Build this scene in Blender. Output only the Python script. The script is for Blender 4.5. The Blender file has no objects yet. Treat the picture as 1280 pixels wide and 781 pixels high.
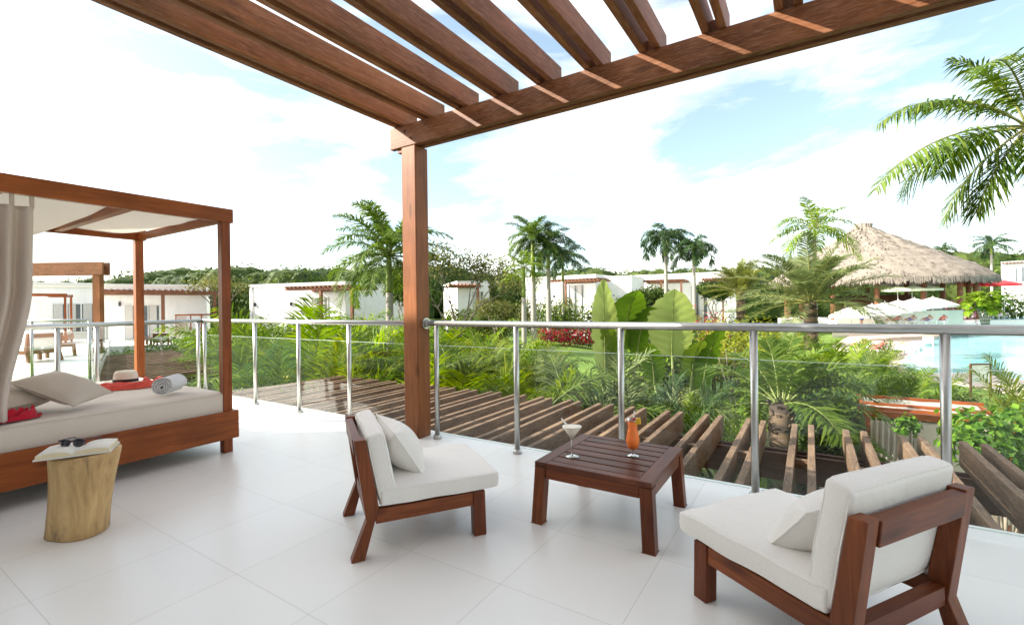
import bpy, bmesh, math, random
from math import sin, cos, pi, radians, sqrt, atan2
from mathutils import Vector, Matrix, noise

# ------------------------------------------------------------------ camera, sky, sun, exposure
scene = bpy.context.scene
COL = scene.collection
CF, CYAW, CROLL = 584.35, 0.56723, -0.013          # focal length in photo pixels, yaw, roll
CPOS = Vector((-0.0267, 0.0353, 1.2514))
PX, PY = 640.0, 382.5                              # principal point in photo pixels
FWD = Vector((-sin(CYAW), cos(CYAW), 0))
RGT0 = Vector((cos(CYAW), sin(CYAW), 0))
RGT = RGT0 * cos(CROLL) + Vector((0, 0, 1)) * sin(CROLL)
UPV = Vector((0, 0, 1)) * cos(CROLL) - RGT0 * sin(CROLL)
cam_data = bpy.data.cameras.new('camera')
cam = bpy.data.objects.new('camera', cam_data)
COL.objects.link(cam)
cam.matrix_world = Matrix(((RGT.x, UPV.x, -FWD.x, CPOS.x), (RGT.y, UPV.y, -FWD.y, CPOS.y), (RGT.z, UPV.z, -FWD.z, CPOS.z), (0, 0, 0, 1)))
cam_data.sensor_fit = 'HORIZONTAL'
cam_data.sensor_width = 36.0
cam_data.lens = 36.0 * CF / 1280.0
cam_data.shift_x = 0.0
cam_data.shift_y = -(390.5 - PY) / 1280.0
cam_data.clip_start = 0.02
cam_data.clip_end = 6000
scene.camera = cam

TO_SUN = Vector((-1.0, -0.70, 0.72)).normalized()
SUN_EL = math.asin(TO_SUN.z)
SUN_AZ = atan2(TO_SUN.x, TO_SUN.y)                 # clockwise from +Y
sun_data = bpy.data.lights.new('sun', 'SUN')
sun_data.energy = 3.3
sun_data.angle = radians(0.5)
sun_data.color = (1.0, 0.93, 0.82)
sun = bpy.data.objects.new('sun', sun_data)
COL.objects.link(sun)
sun.rotation_euler = TO_SUN.to_track_quat('Z', 'Y').to_euler()

world = bpy.data.worlds.new('World')
scene.world = world
world.use_nodes = True
wn, wl = world.node_tree.nodes, world.node_tree.links
wn.clear()
w_out = wn.new('ShaderNodeOutputWorld')
w_bg = wn.new('ShaderNodeBackground')
w_sky = wn.new('ShaderNodeTexSky')
w_sky.sky_type = 'NISHITA'
w_sky.sun_disc = False
w_sky.sun_elevation = SUN_EL
w_sky.sun_rotation = SUN_AZ
w_sky.air_density = 1.0
w_sky.dust_density = 1.0
w_sky.ozone_density = 1.0
w_bg.inputs['Strength'].default_value = 0.10
w_tc = wn.new('ShaderNodeTexCoord')
w_map = wn.new('ShaderNodeMapping')
w_map.inputs['Scale'].default_value = (1.0, 1.0, 3.2)
w_map.inputs['Rotation'].default_value = (0.12, 0.1, 0.6)
w_n = wn.new('ShaderNodeTexNoise')
w_n.inputs['Scale'].default_value = 3.1
w_n.inputs['Detail'].default_value = 9
w_n.inputs['Roughness'].default_value = 0.58
w_n.inputs['Distortion'].default_value = 0.35
w_ramp = wn.new('ShaderNodeValToRGB')
w_ramp.color_ramp.elements[0].position = 0.40
w_ramp.color_ramp.elements[1].position = 0.86
w_ramp.color_ramp.elements[0].color = (0.05, 0.05, 0.05, 1)
w_ramp.color_ramp.elements[1].color = (1, 1, 1, 1)
w_mix = wn.new('ShaderNodeMixRGB')
CLOUD = (7.0, 6.45, 5.75, 1)
w_geo = wn.new('ShaderNodeVectorMath'); w_geo.operation = 'DOT_PRODUCT'; w_geo.inputs[1].default_value = TO_SUN
wl.new(w_tc.outputs['Generated'], w_geo.inputs[0])
w_mx = wn.new('ShaderNodeMath'); w_mx.operation = 'MAXIMUM'; w_mx.inputs[1].default_value = 0.0
wl.new(w_geo.outputs['Value'], w_mx.inputs[0])
w_pw = wn.new('ShaderNodeMath'); w_pw.operation = 'POWER'; w_pw.inputs[1].default_value = 6.0
wl.new(w_mx.outputs[0], w_pw.inputs[0])
w_ma = wn.new('ShaderNodeMath'); w_ma.operation = 'MULTIPLY_ADD'; w_ma.inputs[1].default_value = 5.0; w_ma.inputs[2].default_value = 1.0
wl.new(w_pw.outputs[0], w_ma.inputs[0])                 # thin cloud glows brighter towards the sun
w_cc = wn.new('ShaderNodeVectorMath'); w_cc.operation = 'SCALE'; w_cc.inputs[0].default_value = CLOUD[:3]
wl.new(w_ma.outputs[0], w_cc.inputs['Scale'])
wl.new(w_cc.outputs['Vector'], w_mix.inputs['Color2'])
wl.new(w_tc.outputs['Generated'], w_map.inputs['Vector'])
wl.new(w_map.outputs['Vector'], w_n.inputs['Vector'])
wl.new(w_n.outputs['Fac'], w_ramp.inputs['Fac'])
wl.new(w_ramp.outputs['Color'], w_mix.inputs['Fac'])
w_hs = wn.new('ShaderNodeHueSaturation'); w_hs.inputs['Hue'].default_value = 0.485; w_hs.inputs['Saturation'].default_value = 0.92; w_hs.inputs['Value'].default_value = 0.84
wl.new(w_sky.outputs['Color'], w_hs.inputs['Color'])
wl.new(w_hs.outputs['Color'], w_mix.inputs['Color1'])
wl.new(w_mix.outputs['Color'], w_bg.inputs['Color'])
wl.new(w_bg.outputs['Background'], w_out.inputs['Surface'])

scene.view_settings.view_transform = 'Standard'
scene.view_settings.look = 'None'
scene.view_settings.exposure = 1.90
scene.view_settings.gamma = 1.0
scene.view_settings.use_curve_mapping = False
scene.render.engine = 'CYCLES'
scene.cycles.max_bounces = 8
scene.cycles.transparent_max_bounces = 24
scene.cycles.use_denoising = True
scene.cycles.caustics_reflective = False
scene.cycles.caustics_refractive = False

# ------------------------------------------------------------------ helpers
def ray(u, v):
    return FWD + RGT * ((u - PX) / CF) + UPV * ((PY - v) / CF)

def at(u, v, d):
    """world point seen at photo pixel (u, v) at forward distance d"""
    return CPOS + ray(u, v) * d

def smooth(a, b, x):
    t = max(0.0, min(1.0, (x - a) / (b - a)))
    return t * t * (3 - 2 * t)

def camco(x, y):
    p = Vector((x, y, 0)) - CPOS
    return p.dot(FWD), p.dot(RGT0)

def ground(x, y):
    d, lat = camco(x, y)
    g = -3.0 + smooth(9, 40, d) * 1.2 + smooth(40, 110, d) * 1.3
    m = smooth(3, 9, lat) * smooth(12, 18, d) * (1 - smooth(95, 130, d))
    return g * (1 - m) + (-2.5) * m

def spot(u, d):
    """ground position in photo column u at distance d"""
    p = CPOS + FWD * d + RGT0 * ((u - PX) / CF * d)
    return Vector((p.x, p.y, ground(p.x, p.y)))

def zpt(u, v, z):
    r = ray(u, v); k = (z - CPOS.z) / r.z; return CPOS + r * k

class MB:
    """collects shapes for ONE mesh object"""
    def __init__(self, seed=1):
        self.v = []; self.f = []; self.m = []; self.g = []; self.sm = []
        self.rng = random.Random(seed)
    def add(self, verts, faces, mat=0, grain=None, smooth=False):
        b = len(self.v)
        self.v.extend([tuple(p) for p in verts])
        if grain is None:
            grain = [tuple(p) for p in verts]
        self.g.extend(grain)
        for f in faces:
            self.f.append(tuple(i + b for i in f)); self.m.append(mat); self.sm.append(smooth)
    def box(self, c, s, rot=None, mat=0, axis=None):
        hx, hy, hz = s[0] / 2, s[1] / 2, s[2] / 2
        L = [Vector((x, y, z)) for x in (-hx, hx) for y in (-hy, hy) for z in (-hz, hz)]
        if axis is None:
            axis = max(range(3), key=lambda i: s[i])
        o = Vector((self.rng.uniform(0, 50), self.rng.uniform(0, 50), self.rng.uniform(0, 50)))
        order = [axis, (axis + 1) % 3, (axis + 2) % 3]
        gr = [(p[order[0]] + o.x, p[order[1]] + o.y, p[order[2]] + o.z) for p in L]
        if rot is not None:
            L = [rot @ p for p in L]
        C = Vector(c)
        self.add([p + C for p in L], [(0, 1, 3, 2), (4, 6, 7, 5), (0, 4, 5, 1), (2, 3, 7, 6), (0, 2, 6, 4), (1, 5, 7, 3)], mat, gr)
    def span(self, x0, x1, y0, y1, z0, z1, mat=0, axis=None):
        self.box(((x0 + x1) / 2, (y0 + y1) / 2, (z0 + z1) / 2), (abs(x1 - x0), abs(y1 - y0), abs(z1 - z0)), None, mat, axis)
    def bar(self, p0, p1, w, h, mat=0, up=(0, 0, 1)):
        p0, p1 = Vector(p0), Vector(p1)
        d = (p1 - p0); L = d.length; d.normalize()
        u = Vector(up)
        if abs(d.dot(u)) > 0.99: u = Vector((0, 1, 0))
        s = d.cross(u).normalized(); u = s.cross(d)
        rot = Matrix((d, s, u)).transposed()
        self.box((p0 + p1) / 2, (L, w, h), rot, mat, 0)
    def prism(self, poly, axis, a, b, mat=0):
        """polygon in the two other axes extruded along axis from a to b"""
        n = len(poly)
        o = Vector((self.rng.uniform(0, 50), self.rng.uniform(0, 50), self.rng.uniform(0, 50)))
        vs = []
        for t in (a, b):
            for p in poly:
                if axis == 0: vs.append((t, p[0], p[1]))
                elif axis == 1: vs.append((p[0], t, p[1]))
                else: vs.append((p[0], p[1], t))
        fs = [tuple(range(n)), tuple(range(2 * n - 1, n - 1, -1))] + [(i, i + n, (i + 1) % n + n, (i + 1) % n) for i in range(n)]
        ext = max(max(p[i] for p in poly) - min(p[i] for p in poly) for i in (0, 1))
        if axis == 0 and abs(b - a) > ext: gr = [(q[0] + o.x, q[1] + o.y, q[2] + o.z) for q in vs]
        else: gr = [(q[2] + o.x, q[1] + o.y, q[0] + o.z) for q in vs]
        self.add(vs, fs, mat, gr)
    def tube(self, pts, rad, seg=8, mat=0, cap=True):
        pts = [Vector(p) for p in pts]
        if not hasattr(rad, '__len__'): rad = [rad] * len(pts)
        vs = []; prev = None
        for i, p in enumerate(pts):
            if i == 0: t = pts[1] - p
            elif i == len(pts) - 1: t = p - pts[i - 1]
            else: t = pts[i + 1] - pts[i - 1]
            t.normalize()
            if prev is None:
                a = Vector((1, 0, 0)) if abs(t.x) < 0.9 else Vector((0, 1, 0))
                s = t.cross(a).normalized()
            else:
                s = (prev - t * prev.dot(t)).normalized()
            prev = s
            b = t.cross(s)
            for k in range(seg):
                an = 2 * pi * k / seg
                vs.append(p + (s * cos(an) + b * sin(an)) * rad[i])
        fs = []
        for i in range(len(pts) - 1):
            for k in range(seg):
                k2 = (k + 1) % seg
                fs.append((i * seg + k, i * seg + k2, (i + 1) * seg + k2, (i + 1) * seg + k))
        self.add(vs, fs, mat, None, True)
        if cap:
            b = len(self.v) - len(vs)
            self.f.append(tuple(b + k for k in range(seg - 1, -1, -1))); self.m.append(mat); self.sm.append(False)
            e = b + (len(pts) - 1) * seg
            self.f.append(tuple(e + k for k in range(seg))); self.m.append(mat); self.sm.append(False)
    def lathe(self, prof, seg=24, c=(0, 0, 0), mat=0, sx=1.0, sy=1.0, fn=None):
        vs = []
        for (r, z) in prof:
            for k in range(seg):
                an = 2 * pi * k / seg
                p = Vector((r * cos(an) * sx + c[0], r * sin(an) * sy + c[1], z + c[2]))
                if fn: p = fn(p, an, r, z)
                vs.append(p)
        fs = []
        for i in range(len(prof) - 1):
            for k in range(seg):
                k2 = (k + 1) % seg
                fs.append((i * seg + k, i * seg + k2, (i + 1) * seg + k2, (i + 1) * seg + k))
        self.add(vs, fs, mat, None, True)
    def grid(self, fn, nu, nv, mat=0):
        vs = [fn(i / nu, j / nv) for j in range(nv + 1) for i in range(nu + 1)]
        fs = [(j * (nu + 1) + i, j * (nu + 1) + i + 1, (j + 1) * (nu + 1) + i + 1, (j + 1) * (nu + 1) + i) for j in range(nv) for i in range(nu)]
        self.add(vs, fs, mat, None, True)
    def mesh(self, name, mats):
        me = bpy.data.meshes.new(name)
        me.from_pydata(self.v, [], self.f)
        for mt in (mats if isinstance(mats, (list, tuple)) else [mats]):
            me.materials.append(mt)
        me.polygons.foreach_set('material_index', self.m)
        me.polygons.foreach_set('use_smooth', self.sm)
        at_ = me.attributes.new('grain', 'FLOAT_VECTOR', 'POINT')
        at_.data.foreach_set('vector', [c for p in self.g for c in p])
        me.update()
        return me
    def build(self, name, mats, parent=None, bevel=0.0, loc=None, rz=0.0, solid=0.0):
        o = bpy.data.objects.new(name, self.mesh(name, mats))
        COL.objects.link(o)
        if loc is not None: o.location = loc
        if rz: o.rotation_euler = (0, 0, rz)
        if parent is not None: o.parent = parent
        if solid:
            s = o.modifiers.new('solid', 'SOLIDIFY'); s.thickness = solid; s.offset = 0
        if bevel:
            b = o.modifiers.new('bevel', 'BEVEL'); b.width = bevel; b.segments = 2; b.limit_method = 'ANGLE'; b.angle_limit = radians(50)
        return o

def tag(o, label, cat, group=None, kind=None):
    o['label'] = label; o['category'] = cat
    if group: o['group'] = group
    if kind: o['kind'] = kind
    return o

def structure(o, label=None):
    o['kind'] = 'structure'
    if label: o['label'] = label
    return o

def thing(name, label, cat, loc=(0, 0, 0), rz=0.0, group=None):
    o = bpy.data.objects.new(name, None)
    o.empty_display_size = 0.1
    COL.objects.link(o)
    o.location = loc; o.rotation_euler = (0, 0, rz)
    return tag(o, label, cat, group)

def copy_tree(o, label=None, loc=None, rz=None, scale=None, group=None, parent=None):
    c = o.copy(); COL.objects.link(c)
    if parent is not None: c.parent = parent
    if label: c['label'] = label
    if group: c['group'] = group
    if loc is not None: c.location = loc
    if rz is not None: c.rotation_euler = (0, 0, rz)
    if scale is not None: c.scale = scale if hasattr(scale, '__len__') else (scale,) * 3
    for ch in list(o.children):
        copy_tree(ch, parent=c)
    return c

# ------------------------------------------------------------------ materials
def new_mat(name):
    m = bpy.data.materials.new(name); m.use_nodes = True
    nt = m.node_tree
    b = nt.nodes['Principled BSDF']
    return m, nt.nodes, nt.links, b

def N(nodes, kind, **kw):
    n = nodes.new(kind)
    for k, v in kw.items():
        if k in n.inputs: n.inputs[k].default_value = v
        else: setattr(n, k, v)
    return n

def ramp(nodes, stops):
    r = nodes.new('ShaderNodeValToRGB')
    e = r.color_ramp.elements
    while len(e) < len(stops): e.new(0.5)
    for i, (p, c) in enumerate(stops):
        e[i].position = p; e[i].color = (c[0], c[1], c[2], 1)
    return r

def wood(name, dark, light, rough=0.5, knots=True, weather=None, scale=1.0):
    m, n, l, b = new_mat(name)
    a = N(n, 'ShaderNodeAttribute'); a.attribute_name = 'grain'
    mp = N(n, 'ShaderNodeMapping'); mp.inputs['Scale'].default_value = (1.6 * scale, 22 * scale, 22 * scale)
    l.new(a.outputs['Vector'], mp.inputs['Vector'])
    t = N(n, 'ShaderNodeTexNoise', Scale=1.6, Detail=8.0, Roughness=0.62, Distortion=0.8)
    l.new(mp.outputs['Vector'], t.inputs['Vector'])
    r = ramp(n, [(0.30, dark), (0.52, [(x + y) / 2 for x, y in zip(dark, light)]), (0.72, light)])
    l.new(t.outputs['Fac'], r.inputs['Fac'])
    col = r.outputs['Color']
    big = N(n, 'ShaderNodeTexNoise', Scale=2.2, Detail=4.0)
    l.new(a.outputs['Vector'], big.inputs['Vector'])
    hs = N(n, 'ShaderNodeHueSaturation')
    mr = N(n, 'ShaderNodeMapRange'); mr.inputs[1].default_value = 0.3; mr.inputs[2].default_value = 0.7; mr.inputs[3].default_value = 0.72; mr.inputs[4].default_value = 1.25
    oi = N(n, 'ShaderNodeObjectInfo')                    # every board has a tone of its own
    mo = N(n, 'ShaderNodeMapRange'); mo.inputs[3].default_value = 0.84; mo.inputs[4].default_value = 1.14; l.new(oi.outputs['Random'], mo.inputs[0])
    mh = N(n, 'ShaderNodeMapRange'); mh.inputs[3].default_value = 0.496; mh.inputs[4].default_value = 0.503; l.new(oi.outputs['Random'], mh.inputs[0]); l.new(mh.outputs[0], hs.inputs['Hue'])
    mm = N(n, 'ShaderNodeMath', operation='MULTIPLY'); l.new(mo.outputs[0], mm.inputs[1])
    l.new(big.outputs['Fac'], mr.inputs[0]); l.new(mr.outputs[0], mm.inputs[0]); l.new(mm.outputs[0], hs.inputs['Value']); l.new(col, hs.inputs['Color'])
    col = hs.outputs['Color']
    if knots:
        mk = N(n, 'ShaderNodeMapping'); mk.inputs['Scale'].default_value = (2.3, 9, 9)
        l.new(a.outputs['Vector'], mk.inputs['Vector'])
        vo = N(n, 'ShaderNodeTexVoronoi', Scale=0.8)
        l.new(mk.outputs['Vector'], vo.inputs['Vector'])
        kr = ramp(n, [(0.07, (1, 1, 1)), (0.19, (0, 0, 0))])
        l.new(vo.outputs['Distance'], kr.inputs['Fac'])
        mx = N(n, 'ShaderNodeMixRGB'); mx.inputs['Color2'].default_value = (dark[0] * .5, dark[1] * .45, dark[2] * .45, 1)
        sc = N(n, 'ShaderNodeMath', operation='MULTIPLY'); sc.inputs[1].default_value = 0.7
        l.new(kr.outputs['Color'], sc.inputs[0]); l.new(sc.outputs[0], mx.inputs['Fac']); l.new(col, mx.inputs['Color1'])
        col = mx.outputs['Color']
    if weather:
        wn_ = N(n, 'ShaderNodeTexNoise', Scale=7.0, Detail=7.0, Roughness=0.7)
        l.new(mp.outputs['Vector'], wn_.inputs['Vector'])
        wr = ramp(n, [(0.5, (0, 0, 0)), (0.62, (1, 1, 1))])
        l.new(wn_.outputs['Fac'], wr.inputs['Fac'])
        mx = N(n, 'ShaderNodeMixRGB'); mx.inputs['Color2'].default_value = (*weather, 1)
        sc = N(n, 'ShaderNodeMath', operation='MULTIPLY'); sc.inputs[1].default_value = 0.60
        l.new(wr.outputs['Color'], sc.inputs[0]); l.new(sc.outputs[0], mx.inputs['Fac']); l.new(col, mx.inputs['Color1'])
        col = mx.outputs['Color']
    l.new(col, b.inputs['Base Color'])
    b.inputs['Roughness'].default_value = rough
    b.inputs['Specular IOR Level'].default_value = 0.25
    bp = N(n, 'ShaderNodeBump', Strength=0.25, Distance=0.004)
    l.new(t.outputs['Fac'], bp.inputs['Height']); l.new(bp.outputs['Normal'], b.inputs['Normal'])
    return m

def wall_paint(name, col):
    m = plain(name, col, 0.85, 0.035, 1.3, 0.15, 60)
    n, l = m.node_tree.nodes, m.node_tree.links; b = n['Principled BSDF']
    src = b.inputs['Base Color'].links[0].from_socket
    tc = N(n, 'ShaderNodeTexCoord'); mp = N(n, 'ShaderNodeMapping'); mp.inputs['Scale'].default_value = (1.6, 1.6, 0.16)
    l.new(tc.outputs['Object'], mp.inputs['Vector'])
    t = N(n, 'ShaderNodeTexNoise', Scale=2.0, Detail=7.0, Roughness=0.7); l.new(mp.outputs['Vector'], t.inputs['Vector'])
    r = ramp(n, [(0.52, (0, 0, 0)), (0.75, (1, 1, 1))]); l.new(t.outputs['Fac'], r.inputs['Fac'])
    ms = N(n, 'ShaderNodeMath', operation='MULTIPLY'); ms.inputs[1].default_value = 0.4; l.new(r.outputs['Color'], ms.inputs[0])
    mx = N(n, 'ShaderNodeMixRGB'); mx.inputs['Color2'].default_value = (col[0] * .72, col[1] * .70, col[2] * .66, 1)
    l.new(ms.outputs[0], mx.inputs['Fac']); l.new(src, mx.inputs['Color1']); l.new(mx.outputs['Color'], b.inputs['Base Color'])
    return m

def plain(name, col, rough=0.6, var=0.08, scale=3.0, bump=0.0, bscale=40.0, metallic=0.0, spec=0.4, coords='Object'):
    m, n, l, b = new_mat(name)
    tc = N(n, 'ShaderNodeTexCoord')
    t = N(n, 'ShaderNodeTexNoise', Scale=scale, Detail=6.0, Roughness=0.6)
    l.new(tc.outputs[coords], t.inputs['Vector'])
    r = ramp(n, [(0.3, [max(0, c * (1 - var)) for c in col]), (0.7, [min(1, c * (1 + var)) for c in col])])
    l.new(t.outputs['Fac'], r.inputs['Fac']); l.new(r.outputs['Color'], b.inputs['Base Color'])
    b.inputs['Roughness'].default_value = rough; b.inputs['Metallic'].default_value = metallic
    b.inputs['Specular IOR Level'].default_value = spec
    if bump:
        t2 = N(n, 'ShaderNodeTexNoise', Scale=bscale, Detail=5.0)
        l.new(tc.outputs[coords], t2.inputs['Vector'])
        bp = N(n, 'ShaderNodeBump', Strength=bump, Distance=0.01)
        l.new(t2.outputs['Fac'], bp.inputs['Height']); l.new(bp.outputs['Normal'], b.inputs['Normal'])
    return m

def fabric(name, col, wr=0.35, trans=0.0, wscale=6.0):
    m, n, l, b = new_mat(name)
    tc = N(n, 'ShaderNodeTexCoord')
    t = N(n, 'ShaderNodeTexNoise', Scale=wscale, Detail=4.0, Roughness=0.5, Distortion=0.6)
    l.new(tc.outputs['Object'], t.inputs['Vector'])
    t2 = N(n, 'ShaderNodeTexNoise', Scale=260.0, Detail=2.0)
    l.new(tc.outputs['Object'], t2.inputs['Vector'])
    r = ramp(n, [(0.3, [c * 0.93 for c in col]), (0.7, [min(1, c * 1.04) for c in col])])
    l.new(t2.outputs['Fac'], r.inputs['Fac']); l.new(r.outputs['Color'], b.inputs['Base Color'])
    b.inputs['Roughness'].default_value = 0.9
    b.inputs['Specular IOR Level'].default_value = 0.15
    b.inputs['Sheen Weight'].default_value = 0.15
    bp = N(n, 'ShaderNodeBump', Strength=wr, Distance=0.022)
    l.new(t.outputs['Fac'], bp.inputs['Height'])
    bp2 = N(n, 'ShaderNodeBump', Strength=0.2, Distance=0.001)
    l.new(t2.outputs['Fac'], bp2.inputs['Height']); l.new(bp.outputs['Normal'], bp2.inputs['Normal'])
    l.new(bp2.outputs['Normal'], b.inputs['Normal'])
    if trans:
        tr = N(n, 'ShaderNodeBsdfTranslucent'); l.new(r.outputs['Color'], tr.inputs['Color'])
        mx = N(n, 'ShaderNodeMixShader'); mx.inputs['Fac'].default_value = trans
        l.new(b.outputs['BSDF'], mx.inputs[1]); l.new(tr.outputs['BSDF'], mx.inputs[2])
        l.new(mx.outputs['Shader'], n['Material Output'].inputs['Surface'])
    return m

def leaf(name, c0, c1, c2, trans=0.35, rough=0.45):
    """three greens spread over the leaves at random, light coming through the blades"""
    m, n, l, b = new_mat(name)
    g = N(n, 'ShaderNodeNewGeometry')
    r = ramp(n, [(0.0, c0), (0.55, c1), (1.0, c2)])
    l.new(g.outputs['Random Per Island'], r.inputs['Fac'])
    tc = N(n, 'ShaderNodeTexCoord')
    t = N(n, 'ShaderNodeTexNoise', Scale=1.1, Detail=3.0); l.new(tc.outputs['Object'], t.inputs['Vector'])
    mr = N(n, 'ShaderNodeMapRange'); mr.inputs[1].default_value = 0.3; mr.inputs[2].default_value = 0.7; mr.inputs[3].default_value = 0.75; mr.inputs[4].default_value = 1.3
    l.new(t.outputs['Fac'], mr.inputs[0])
    hs = N(n, 'ShaderNodeHueSaturation'); l.new(mr.outputs[0], hs.inputs['Value']); l.new(r.outputs['Color'], hs.inputs['Color'])
    l.new(hs.outputs['Color'], b.inputs['Base Color'])
    b.inputs['Roughness'].default_value = rough + .1; b.inputs['Specular IOR Level'].default_value = 0.16
    tr = N(n, 'ShaderNodeBsdfTranslucent')
    hs2 = N(n, 'ShaderNodeHueSaturation', Value=1.7, Saturation=1.1); l.new(hs.outputs['Color'], hs2.inputs['Color']); l.new(hs2.outputs['Color'], tr.inputs['Color'])
    mx = N(n, 'ShaderNodeMixShader'); mx.inputs['Fac'].default_value = trans
    l.new(b.outputs['BSDF'], mx.inputs[1]); l.new(tr.outputs['BSDF'], mx.inputs[2])
    l.new(mx.outputs['Shader'], n['Material Output'].inputs['Surface'])
    return m

def glass(name, tint=(0.965, 0.985, 0.975), refl=1.0, power=5.0):
    m, n, l, b = new_mat(name)
    n.remove(b)
    tr = N(n, 'ShaderNodeBsdfTransparent'); tr.inputs['Color'].default_value = (*tint, 1)
    gl = N(n, 'ShaderNodeBsdfGlossy'); gl.inputs['Roughness'].default_value = 0.02
    lw = N(n, 'ShaderNodeLayerWeight'); lw.inputs['Blend'].default_value = 0.5
    pw = N(n, 'ShaderNodeMath', operation='POWER'); pw.inputs[1].default_value = power; l.new(lw.outputs['Facing'], pw.inputs[0])
    ml = N(n, 'ShaderNodeMath', operation='MULTIPLY_ADD'); ml.inputs[1].default_value = 0.5 * refl; ml.inputs[2].default_value = 0.03 * refl
    l.new(pw.outputs[0], ml.inputs[0])
    mx = N(n, 'ShaderNodeMixShader')
    l.new(ml.outputs[0], mx.inputs['Fac']); l.new(tr.outputs[0], mx.inputs[1]); l.new(gl.outputs[0], mx.inputs[2])
    l.new(mx.outputs[0], n['Material Output'].inputs['Surface'])
    return m

M = {}
M['pergola'] = wood('pergola_wood', (0.145, 0.053, 0.019), (0.31, 0.125, 0.048), 0.5, True, (0.37, 0.21, 0.13))
M['post'] = wood('post_wood', (0.18, 0.064, 0.022), (0.30, 0.115, 0.042), 0.45, True)
M['bedwood'] = wood('bed_wood', (0.18, 0.043, 0.010), (0.33, 0.090, 0.019), 0.4, True)
M['chair'] = wood('chair_wood', (0.105, 0.026, 0.009), (0.215, 0.060, 0.019), 0.38, True)
M['table'] = wood('table_wood', (0.072, 0.022, 0.011), (0.16, 0.048, 0.025), 0.4, False)
M['weathered'] = wood('weathered_wood', (0.085, 0.049, 0.029), (0.235, 0.148, 0.090), 0.75, True, (0.36, 0.26, 0.18))
M['darkbeam'] = wood('dark_beam_wood', (0.075, 0.035, 0.02), (0.14, 0.066, 0.04), 0.6, False)
M['brownfar'] = wood('far_pergola_wood', (0.16, 0.065, 0.033), (0.27, 0.12, 0.065), 0.6, False)
M['deckwood'] = wood('slat_roof_wood', (0.15, 0.09, 0.062), (0.30, 0.20, 0.15), 0.7, False)
M['stump'] = None
M['white_fabric'] = fabric('white_cushion_fabric', (0.82, 0.785, 0.735), 0.5, 0, 5.0)
M['bed_fabric'] = fabric('mattress_fabric', (0.66, 0.585, 0.505), 0.25)
M['pillow_fabric'] = fabric('pillow_fabric', (0.54, 0.465, 0.39), 0.3)
M['canopy'] = fabric('canopy_fabric', (0.84, 0.79, 0.72), 0.25, 0.60)
M['curtain'] = fabric('curtain_fabric', (0.74, 0.65, 0.58), 0.3, 0.35)
M['towel'] = fabric('towel_fabric', (0.80, 0.80, 0.82), 0.9, 0.0, 60.0)
M['red_cloth'] = fabric('coral_cloth', (0.80, 0.12, 0.09), 0.5, 0.1, 30.0)
M['crimson_cloth'] = fabric('crimson_cloth', (0.45, 0.012, 0.03), 0.5, 0.0, 20.0)
M['straw_hat'] = fabric('hat_straw', (0.86, 0.78, 0.66), 0.5, 0.0, 90.0)
M['black'] = plain('black_band', (0.012, 0.011, 0.011), 0.7)
M['steel'] = plain('brushed_steel', (0.50, 0.50, 0.48), 0.36, 0.05, 20.0, 0.0, 40, 1.0)
M['glass'] = glass('balustrade_glass')
M['glass_edge'] = plain('glass_edge', (0.66, 0.74, 0.70), 0.2, 0.05)
M['wineglass'] = glass('drinking_glass', (0.955, 0.965, 0.965), 6.0, 1.8)
M['milk'] = plain('creamy_drink', (0.86, 0.78, 0.64), 0.35, 0.04)
M['orange'] = plain('orange_drink', (0.95, 0.22, 0.045), 0.3, 0.06, 30)
M['straw'] = plain('white_straw', (0.8, 0.8, 0.78), 0.4)
M['pineapple'] = plain('pineapple_flesh', (0.85, 0.50, 0.03), 0.5, 0.15, 40)
M['cherry'] = plain('cherry_red', (0.45, 0.01, 0.012), 0.2)
M['paper'] = plain('book_paper', (0.80, 0.76, 0.68), 0.8, 0.03, 4)
M['page_edge'] = plain('book_page_edge', (0.72, 0.62, 0.42), 0.85, 0.06, 90)
M['cover'] = plain('book_cover', (0.74, 0.73, 0.70), 0.5)
M['lens'] = plain('sunglass_lens', (0.03, 0.025, 0.04), 0.08, 0.1, 5, 0, 40, 0.0, 0.8)
M['plastic_dark'] = plain('sunglass_frame', (0.045, 0.035, 0.05), 0.25)
M['wall'] = wall_paint('white_render', (0.82, 0.815, 0.80))
M['wallcream'] = plain('cream_render', (0.78, 0.74, 0.66), 0.85, 0.05, 1.5, 0.15, 60)  # cream paint, a little darker and warmer than the white render
M['alu'] = plain('white_window_frame', (0.72, 0.72, 0.70), 0.5)
M['window'] = plain('window_glass', (0.10, 0.12, 0.13), 0.06, 0.3, 1.2, 0, 40, 0.0, 0.7)
M['netcurtain'] = fabric('window_curtain', (0.70, 0.68, 0.64), 0.4, 0.2, 12)
M['umbrella'] = fabric('umbrella_fabric', (0.82, 0.80, 0.76), 0.15, 0.2)
M['umbrella_green'] = fabric('pale_green_umbrella', (0.70, 0.78, 0.58), 0.15, 0.2)
M['umbrella_red'] = fabric('red_umbrella', (0.62, 0.03, 0.04), 0.15, 0.2)
M['plastic'] = plain('white_plastic', (0.80, 0.79, 0.77), 0.4)
M['blue_cloth'] = fabric('blue_cloth', (0.02, 0.07, 0.42), 0.4)
M['pink_cloth'] = fabric('pink_cloth', (0.62, 0.16, 0.20), 0.4)
M['skin'] = plain('skin', (0.50, 0.27, 0.18), 0.5, 0.06, 8)
M['hair'] = plain('hair', (0.05, 0.03, 0.02), 0.6)
M['soil'] = plain('soil_and_gap_shade', (0.045, 0.032, 0.024), 0.95, 0.4, 6, 0.6, 20)  # planter soil; also the added dark sheet that stands in for shade
M['pot'] = plain('pot_clay', (0.55, 0.46, 0.36), 0.8, 0.1, 6)
M['stonewall'] = None
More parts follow.
